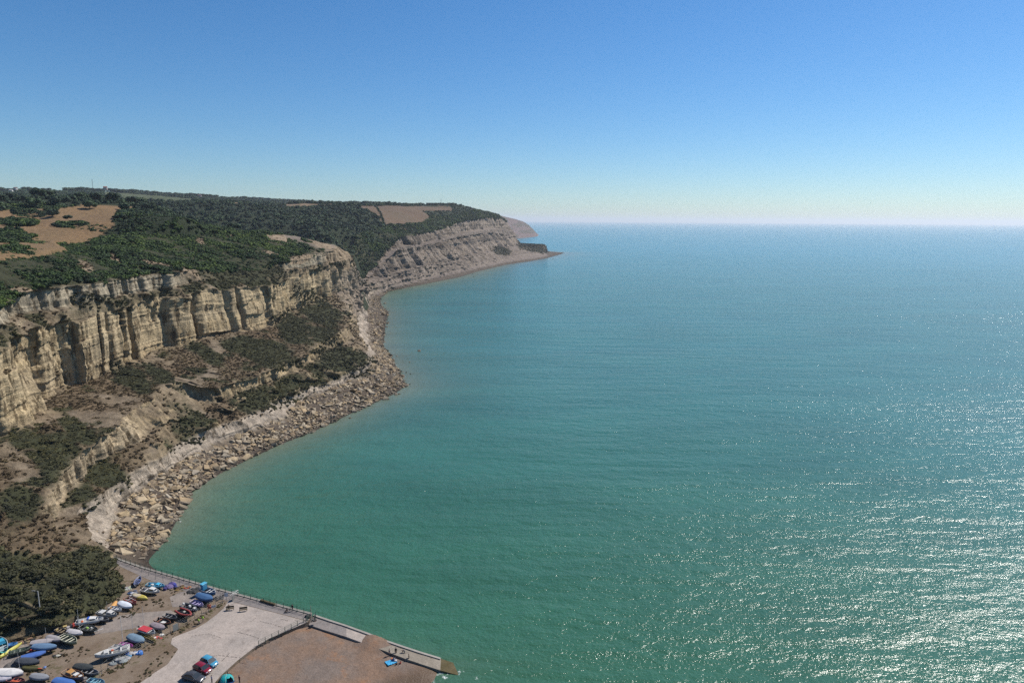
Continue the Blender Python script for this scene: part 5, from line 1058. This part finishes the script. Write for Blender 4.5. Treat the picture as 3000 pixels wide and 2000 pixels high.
def weeds():
    P_ = []; r_ = np.random.default_rng(5)
    for L, k, w_ in (([(652,1768),(600,1800),(560,1828),(505,1858),(440,1893),(350,1952),(300,1975)],150,.5), ([(500,1905),(470,1940),(420,1975),(400,1998)],40,.8), ([(385,1705),(440,1712),(530,1735),(610,1752)],60,.5), ([(365,1770),(400,1790),(380,1805)],45,.9), ([(150,1915),(190,1925),(240,1905)],50,1.0), ([(330,1690),(350,1740),(300,1782),(240,1822),(170,1845),(100,1866),(20,1890)],160,1.1), ([(470,1762),(480,1772),(450,1755)],30,.8), ([(40,1965),(90,1975),(150,1985)],40,1.0)):
        Q = np.array([U(u, v, GZ) for u, v in L]); t = r_.random(k) * (len(Q) - 1); i = t.astype(int); f = (t - i)[:, None]; p = Q[i] * (1 - f) + Q[i + 1] * f; p[:, :2] += r_.normal(size=(k, 2)) * w_; p[:, 2] = GZ - .02; P_.append(p)
    P_ = np.vstack(P_); scatter("weeds", brack_p[:2] + heath_p[:2], P_, 0.14 + 0.34 * r_.random(len(P_)) ** 2)
weeds()
# ---------------------------------------------------------------- boulders
def rock_mat():
    mt, n, b = newmat("boulder_rock"); r = N(n, "ShaderNodeObjectInfo").outputs['Random']
    c = ramp(n, r, [(0.0, (.35,.255,.145)), (0.25, (.19,.15,.10)), (0.5, (.38,.315,.225)), (0.7, (.145,.10,.062)), (0.85, (.38,.285,.165)), (1.0, (.27,.24,.195))])
    z = N(n, "ShaderNodeSeparateXYZ"); n.links.new(pos(n), z.inputs[0])
    wet = mth(n, 'SUBTRACT', 1.0, mth(n, 'DIVIDE', z.outputs[2], 1.5, clamp=True), clamp=True)
    f = mth(n, 'MULTIPLY_ADD', noise(n, 0.8, 6, 0.7), 1.1, 0.35); c = mixc(n, 1.0, c, f, 'MULTIPLY'); c = mixc(n, mth(n, 'MULTIPLY', wet, 0.75), c, (.05,.045,.038))
    n.links.new(c, b.inputs['Base Color']); b.inputs['Roughness'].default_value = 0.85; b.inputs['Specular IOR Level'].default_value = 0.25; bump(n, b, noise(n, 2.0, 5, 0.7), 0.15); return mt
M_rock = rock_mat()
def rock_mesh(seed, flat):
    r_ = random.Random(seed); bm = bmesh.new()
    for _ in range(16):
        v_ = Vector((r_.uniform(-1, 1), r_.uniform(-.75, .75), r_.uniform(-1, 1) * flat)); bm.verts.new(v_)
    bmesh.ops.convex_hull(bm, input=bm.verts); bmesh.ops.delete(bm, geom=[v_ for v_ in bm.verts if not v_.link_faces], context='VERTS')
    me = bpy.data.meshes.new("boulder"); bm.normal_update(); bm.to_mesh(me); bm.free(); me.materials.append(M_rock); return me
def build_boulders():
    protos = [rock_mesh(40 + i, (.35, .5, .6, .28)[i % 4]) for i in range(10)]
    bt_x = lambda y: ev(BT, y)[0]
    y = rng.uniform(168, 900, 46000) ** 1.0; t = rng.uniform(-0.12, 1.45, len(y)) ; sx = ev(shore, y)[0]; bx, bz = ev(BT, y); stx, stz = ev(ST, y)
    keep = rng.random(len(y)) < np.where(y < 470, 1.0, 0.40) * np.where(t > 1.0, np.where(y < 300, 0.25, 0.1), 1); x = sx + (np.minimum(bx, sx - 1) - sx) * t; z = np.interp(t, [-0.2, 0, 1], [-0.5, 0, 1]) * bz
    gz = np.where(t > 1, bz + (stz - bz) * (t - 1) * 0.6, z); keep &= (rng.random(len(y)) < np.clip(0.25 + 0.9 * (0.5 + fbm(x / 7, y / 7, 0, 44, 3)), 0, 1))
    x, y, z, t = x[keep], y[keep], gz[keep], t[keep]
    s_ = 0.2 + 1.05 * rng.random(len(x)) ** 3.4 + 1.7 * rng.random(len(x)) ** 16; s_ *= np.where(t > 1, 0.6, 1) * np.where(y > 470, 0.85, 1)
    # explicit outliers in the shallows
    extra = [(1228,1030,1.5),(1163,1044,.8),(1200,1062,.9),(1190,1092,.9),(1203,1096,.7),(1184,1127,1.6),(1160,1157,1.3),(1170,1155,.9),(1185,1130,1.3),(1350,868,.0),(1128,890,2.0),(1114,878,1.8),(1388,811,1.6),(1384,803,1.4),(1100,884,1.6),(1620,759,1.8),(525,1384,1.0),(1265,1055,.4),(1135,914,.9),(1002,1204,1.0),(1025,1226,.8)]
    big = [(640,1430,2.3),(395,1588,2.7),(350,1565,2.2),(420,1612,2.6),(560,1425,2.4),(545,1418,2.2),(530,1445,1.9),(375,1600,2.2),(300,1535,1.6),(440,1530,2.0),(395,1478,2.0),(500,1500,1.7),(480,1390,1.8),(610,1395,1.9),(460,1600,1.3),(680,1310,2.0)]
    ex = [(*U(u, v, -0.2)[:2], 0.05, q) for u, v, q in extra if q > 0] + [(*U(u, v, 2.0)[:2], 2.0, q * .62) for u, v, q in big]
    ok = []
    for e in ex:
        if e[2] > 1:
            s0 = float(ev(shore, e[1])[0]); b0_, z0 = ev(BT, e[1]); t0 = (e[0] - s0) / (float(b0_) - s0)
            if t0 < 0.02: continue
            e = (e[0], e[1], float(z0) * min(t0, 1.1), e[3])
        ok.append(e)
    ex = ok
    X = np.r_[x, [e[0] for e in ex]]; Y = np.r_[y, [e[1] for e in ex]]; Z = np.r_[z, [e[2] for e in ex]]; S = np.r_[s_, [e[3] for e in ex]]
    Z = Z + 0.15 * S; vis = S / np.hypot(X, Y); vis[-len(ex):] = 9; o_ = np.argsort(-vis); top = o_[:290]; rest = o_[290:]
    desc = ["angular tan boulder in the rubble at the cliff foot", "flat slab boulder in the rubble at the cliff foot", "blocky grey boulder in the rubble at the cliff foot"]
    for k in top:
        me = protos[int(rng.integers(len(protos)))]; o = link("boulder", me); o.location = (X[k], Y[k], Z[k]); o.scale = (S[k],) * 3
        o.rotation_euler = (rng.uniform(-.5, .5), rng.uniform(-.5, .5), rng.uniform(0, 6.28))
        far_ = Y[k] > 300; wat = Z[k] < 0.6
        tag(o, ("weathered angular boulder " + ("standing in the shallows" if wat else "lying in the rubble") + (" under the far cliff" if far_ else " below the near cliff")), "boulder", "large boulders along the foot of the cliffs")
    scatter("rubble", protos, np.stack([X, Y, Z], 1)[rest], S[rest], 'stuff', 0.6); print("boulders", len(rest))
build_boulders()
# ---------------------------------------------------------------- single trees, masts, buildings on the skyline
def tree_protos():
    P_3 = []
    for i in range(4):
        cm = crown_mesh("crown", 400 + i, M_wood_leaf, 420, 0.9, 0.11, 9); bm = bmesh.new(); a_bar(bm, (0, 0, -.75), (0.02, 0, -.1), .07, 7, .045); r_ = random.Random(i)
        for k in range(5): a = k * 1.26 + r_.random(); a_bar(bm, (0.01, 0, -.25 + .05 * k), (.42 * math.cos(a), .42 * math.sin(a), .12 + .1 * r_.random()), .035, 5, .012)
        tm = bpy.data.meshes.new("trunk"); bm.to_mesh(tm); bm.free(); tm.materials.append(M_woodb); P_3.append((cm, tm))
    return P_3
TP = tree_protos(); _ti = 0
def tree(x, y, z, s_, label, group=None, flat=1.0):
    global _ti
    cm, tm = TP[_ti % 4]; _ti += 1; root = thing("tree", label, "tree", (x, y, z + .5 * s_ * flat), random.uniform(0, 6.28), group); root.scale = (s_, s_, s_ * flat)
    link("trunk", tm, root); link("crown", cm, root)
def tree_px(u, v, d, s_, label, group=None, flat=1.0):
    p = UD(u, v, d); tree(p[0], p[1], float(land_z(p[0], p[1])), s_, label, group, flat)
tree_px(685,640,600,6.5,"broad dark tree alone on the crest of the scrub dome",None,.8)
tree_px(152,618,640,4.8,"rounded dark tree standing in the upper gorse island"); tree_px(198,652,560,3.6,"low bushy tree on the back of the middle gorse island",None,.7)
for k, (u, q) in enumerate([(8,6),(38,7),(70,6),(95,8.5),(118,9.5),(140,9),(165,7.5),(190,7),(215,7.5),(240,8),(262,7.5),(285,8),(308,9),(335,8.5),(362,6.5),(390,8),(412,8.5),(438,8),(462,7),(492,6.5),(520,6),(548,6.5)]):
    tree_px(u, 602, 730 + 45 * math.sin(k * 1.7) + max(0, u - 380) * .25, q * .86, "dark round tree in the belt behind the dry grass field", "trees in the belt behind the field", .85)
for k, (u, q) in enumerate([(5,20),(28,15),(50,17),(62,15),(80,19),(100,18),(118,16),(140,15),(205,20),(225,24),(245,22),(262,18),(285,14),(300,16),(320,17),(338,18),(355,15),(372,16),(390,17),(410,16),(430,17),(452,16),(470,15),(492,16),(515,17),(535,16),(560,18),(585,19),(610,17),(630,16),(655,14),(690,17),(715,18),(740,17),(765,16),(785,15),(805,13),(830,14),(860,15),(885,14),(910,13),(930,12),(955,10),(980,9),(1010,12),(1035,8),(1065,7),(1100,7),(1130,6),(1165,5)]):
    tree_px(u, 590, 2200 + 60 * math.sin(k * 2.3) + (u > 650) * 150, q * .95, "blue grey tree on the far skyline ridge", "trees on the far skyline ridge", .52)
def mast(u, vb, vt, d, label, r=.5):
    p = UD(u, vb, d); q = UD(u, vt, d); hh = q[2] - p[2]; root = thing("radio_mast", label, "mast", p)
    bm = bmesh.new(); 
    for a in (0, 2.1, 4.2): a_bar(bm, (r * math.cos(a), r * math.sin(a), -6), (r * .5 * math.cos(a), r * .5 * math.sin(a), hh), .16, 4)
    for k in range(14): z_ = hh * k / 14; a_bar(bm, (r * .8, 0, z_), (-r * .6, r * .6, z_ + hh / 14), .1, 4)
    bm_obj("lattice", bm, M_steel, root); bm = bmesh.new(); a_bar(bm, (0, 0, hh), (0, 0, hh + 3), .12); bm_obj("antenna", bm, M_steel, root)
mast(272,552,526,2150,"thin lattice radio mast above the left skyline trees",.8); mast(1292,602,584,1560,"thin radio mast beside the flat building on the far hill",.6); mast(1311,602,594,1560,"short mast just right of the thin radio mast",.4)
def house(u, v, d, w_, dp, hh, label, wall, roof, rz=0.0, flat=False, name="house"):
    p = UD(u, v, d); root = thing(name, label, "house" if not flat else "building", (p[0], p[1], float(land_z(p[0], p[1])) - .5 if flat else p[2]), rz)
    bm = bmesh.new(); a_box(bm, (0, 0, hh / 2), (w_, dp, hh)); bm_obj("wall", bm, paint(wall, .8), root)
    bm = bmesh.new()
    if flat: a_box(bm, (0, 0, hh + .2), (w_ + .6, dp + .6, .4))
    else:
        vs = [bm.verts.new(q) for q in [(-w_/2-.3,-dp/2-.3,hh),(w_/2+.3,-dp/2-.3,hh),(w_/2+.3,dp/2+.3,hh),(-w_/2-.3,dp/2+.3,hh),(-w_/2-.3,0,hh+dp*.35),(w_/2+.3,0,hh+dp*.35)]]
        for f in ((0,1,5,4),(2,3,4,5),(0,4,3),(1,2,5),(3,2,1,0)): bm.faces.new([vs[k] for k in f])
    bm_obj("roof", bm, paint(roof, .8), root)
    for k in range(3): bm = bmesh.new(); a_box(bm, ((k - 1) * w_ * .3, -dp / 2 - .03, hh * .55), (w_ * .12, .08, hh * .28)); bm_obj("window", bm, M_glass, root)
house(1264,602,1640,24,10,5.5,"long low dark building beside the mast on the far hill",(.09,.08,.08),(.06,.055,.055),.1,True,"flat_building")
house(309,556,2050,8,7,6,"pale house with red roof among the skyline trees",(.42,.34,.32),(.22,.08,.06),.3); house(33,563,1900,6,6,4,"small white house low in the trees at the far left",(.6,.6,.58),(.3,.28,.27),.2)
house(46,556,2000,7,6,4,"pale house above the small white house",(.5,.48,.46),(.2,.12,.1),-.2); house(585,577,2050,8,6,4,"small house half hidden in the trees on the ridge",(.35,.3,.3),(.15,.08,.07),.1)
def hedge():
    pts = [(1090,607),(1105,625),(1120,645),(1135,662),(1148,678)]; root = thing("hedge", "thin dark hedge running down the left side of the far field", "hedge", UD(*pts[0], 1500)); o0 = root.location.copy(); k_ = 0; ds = [1480,1230,1100,1010,960]
    for i in range(len(pts) - 1):
        for f in np.linspace(0, 1, 14, endpoint=False):
            u = pts[i][0] + (pts[i+1][0] - pts[i][0]) * f; v = pts[i][1] + (pts[i+1][1] - pts[i][1]) * f; d = ds[i] + (ds[i+1] - ds[i]) * f; p = UD(u, v, d); z = float(land_z(p[0], p[1]))
            o = link("bush", wood_p[k_ % 4], root); k_ += 1; o.location = Vector((p[0], p[1], z)) - o0; o.scale = (3, 3, 2.4)
hedge()
# ---------------------------------------------------------------- haze
def haze():
    mt = bpy.data.materials.new("haze"); mt.use_nodes = True; n = mt.node_tree
    n.nodes.remove(n.nodes["Principled BSDF"]); pv = n.nodes.new("ShaderNodeVolumePrincipled"); pv.inputs['Color'].default_value = (0.85, 0.92, 1, 1)
    pv.inputs['Density'].default_value = 5.5e-5; pv.inputs['Anisotropy'].default_value = 0.3
    n.links.new(pv.outputs[0], n.nodes["Material Output"].inputs['Volume'])
    bm = bmesh.new(); bmesh.ops.create_cube(bm, size=1)
    for vv in bm.verts: vv.co = Vector((vv.co.x * 96000, vv.co.y * 96000, -24 if vv.co.z < 0 else 230))
    me = bpy.data.meshes.new("haze"); bm.to_mesh(me); bm.free(); me.materials.append(mt); tag(link("haze", me), kind='stuff')
haze()
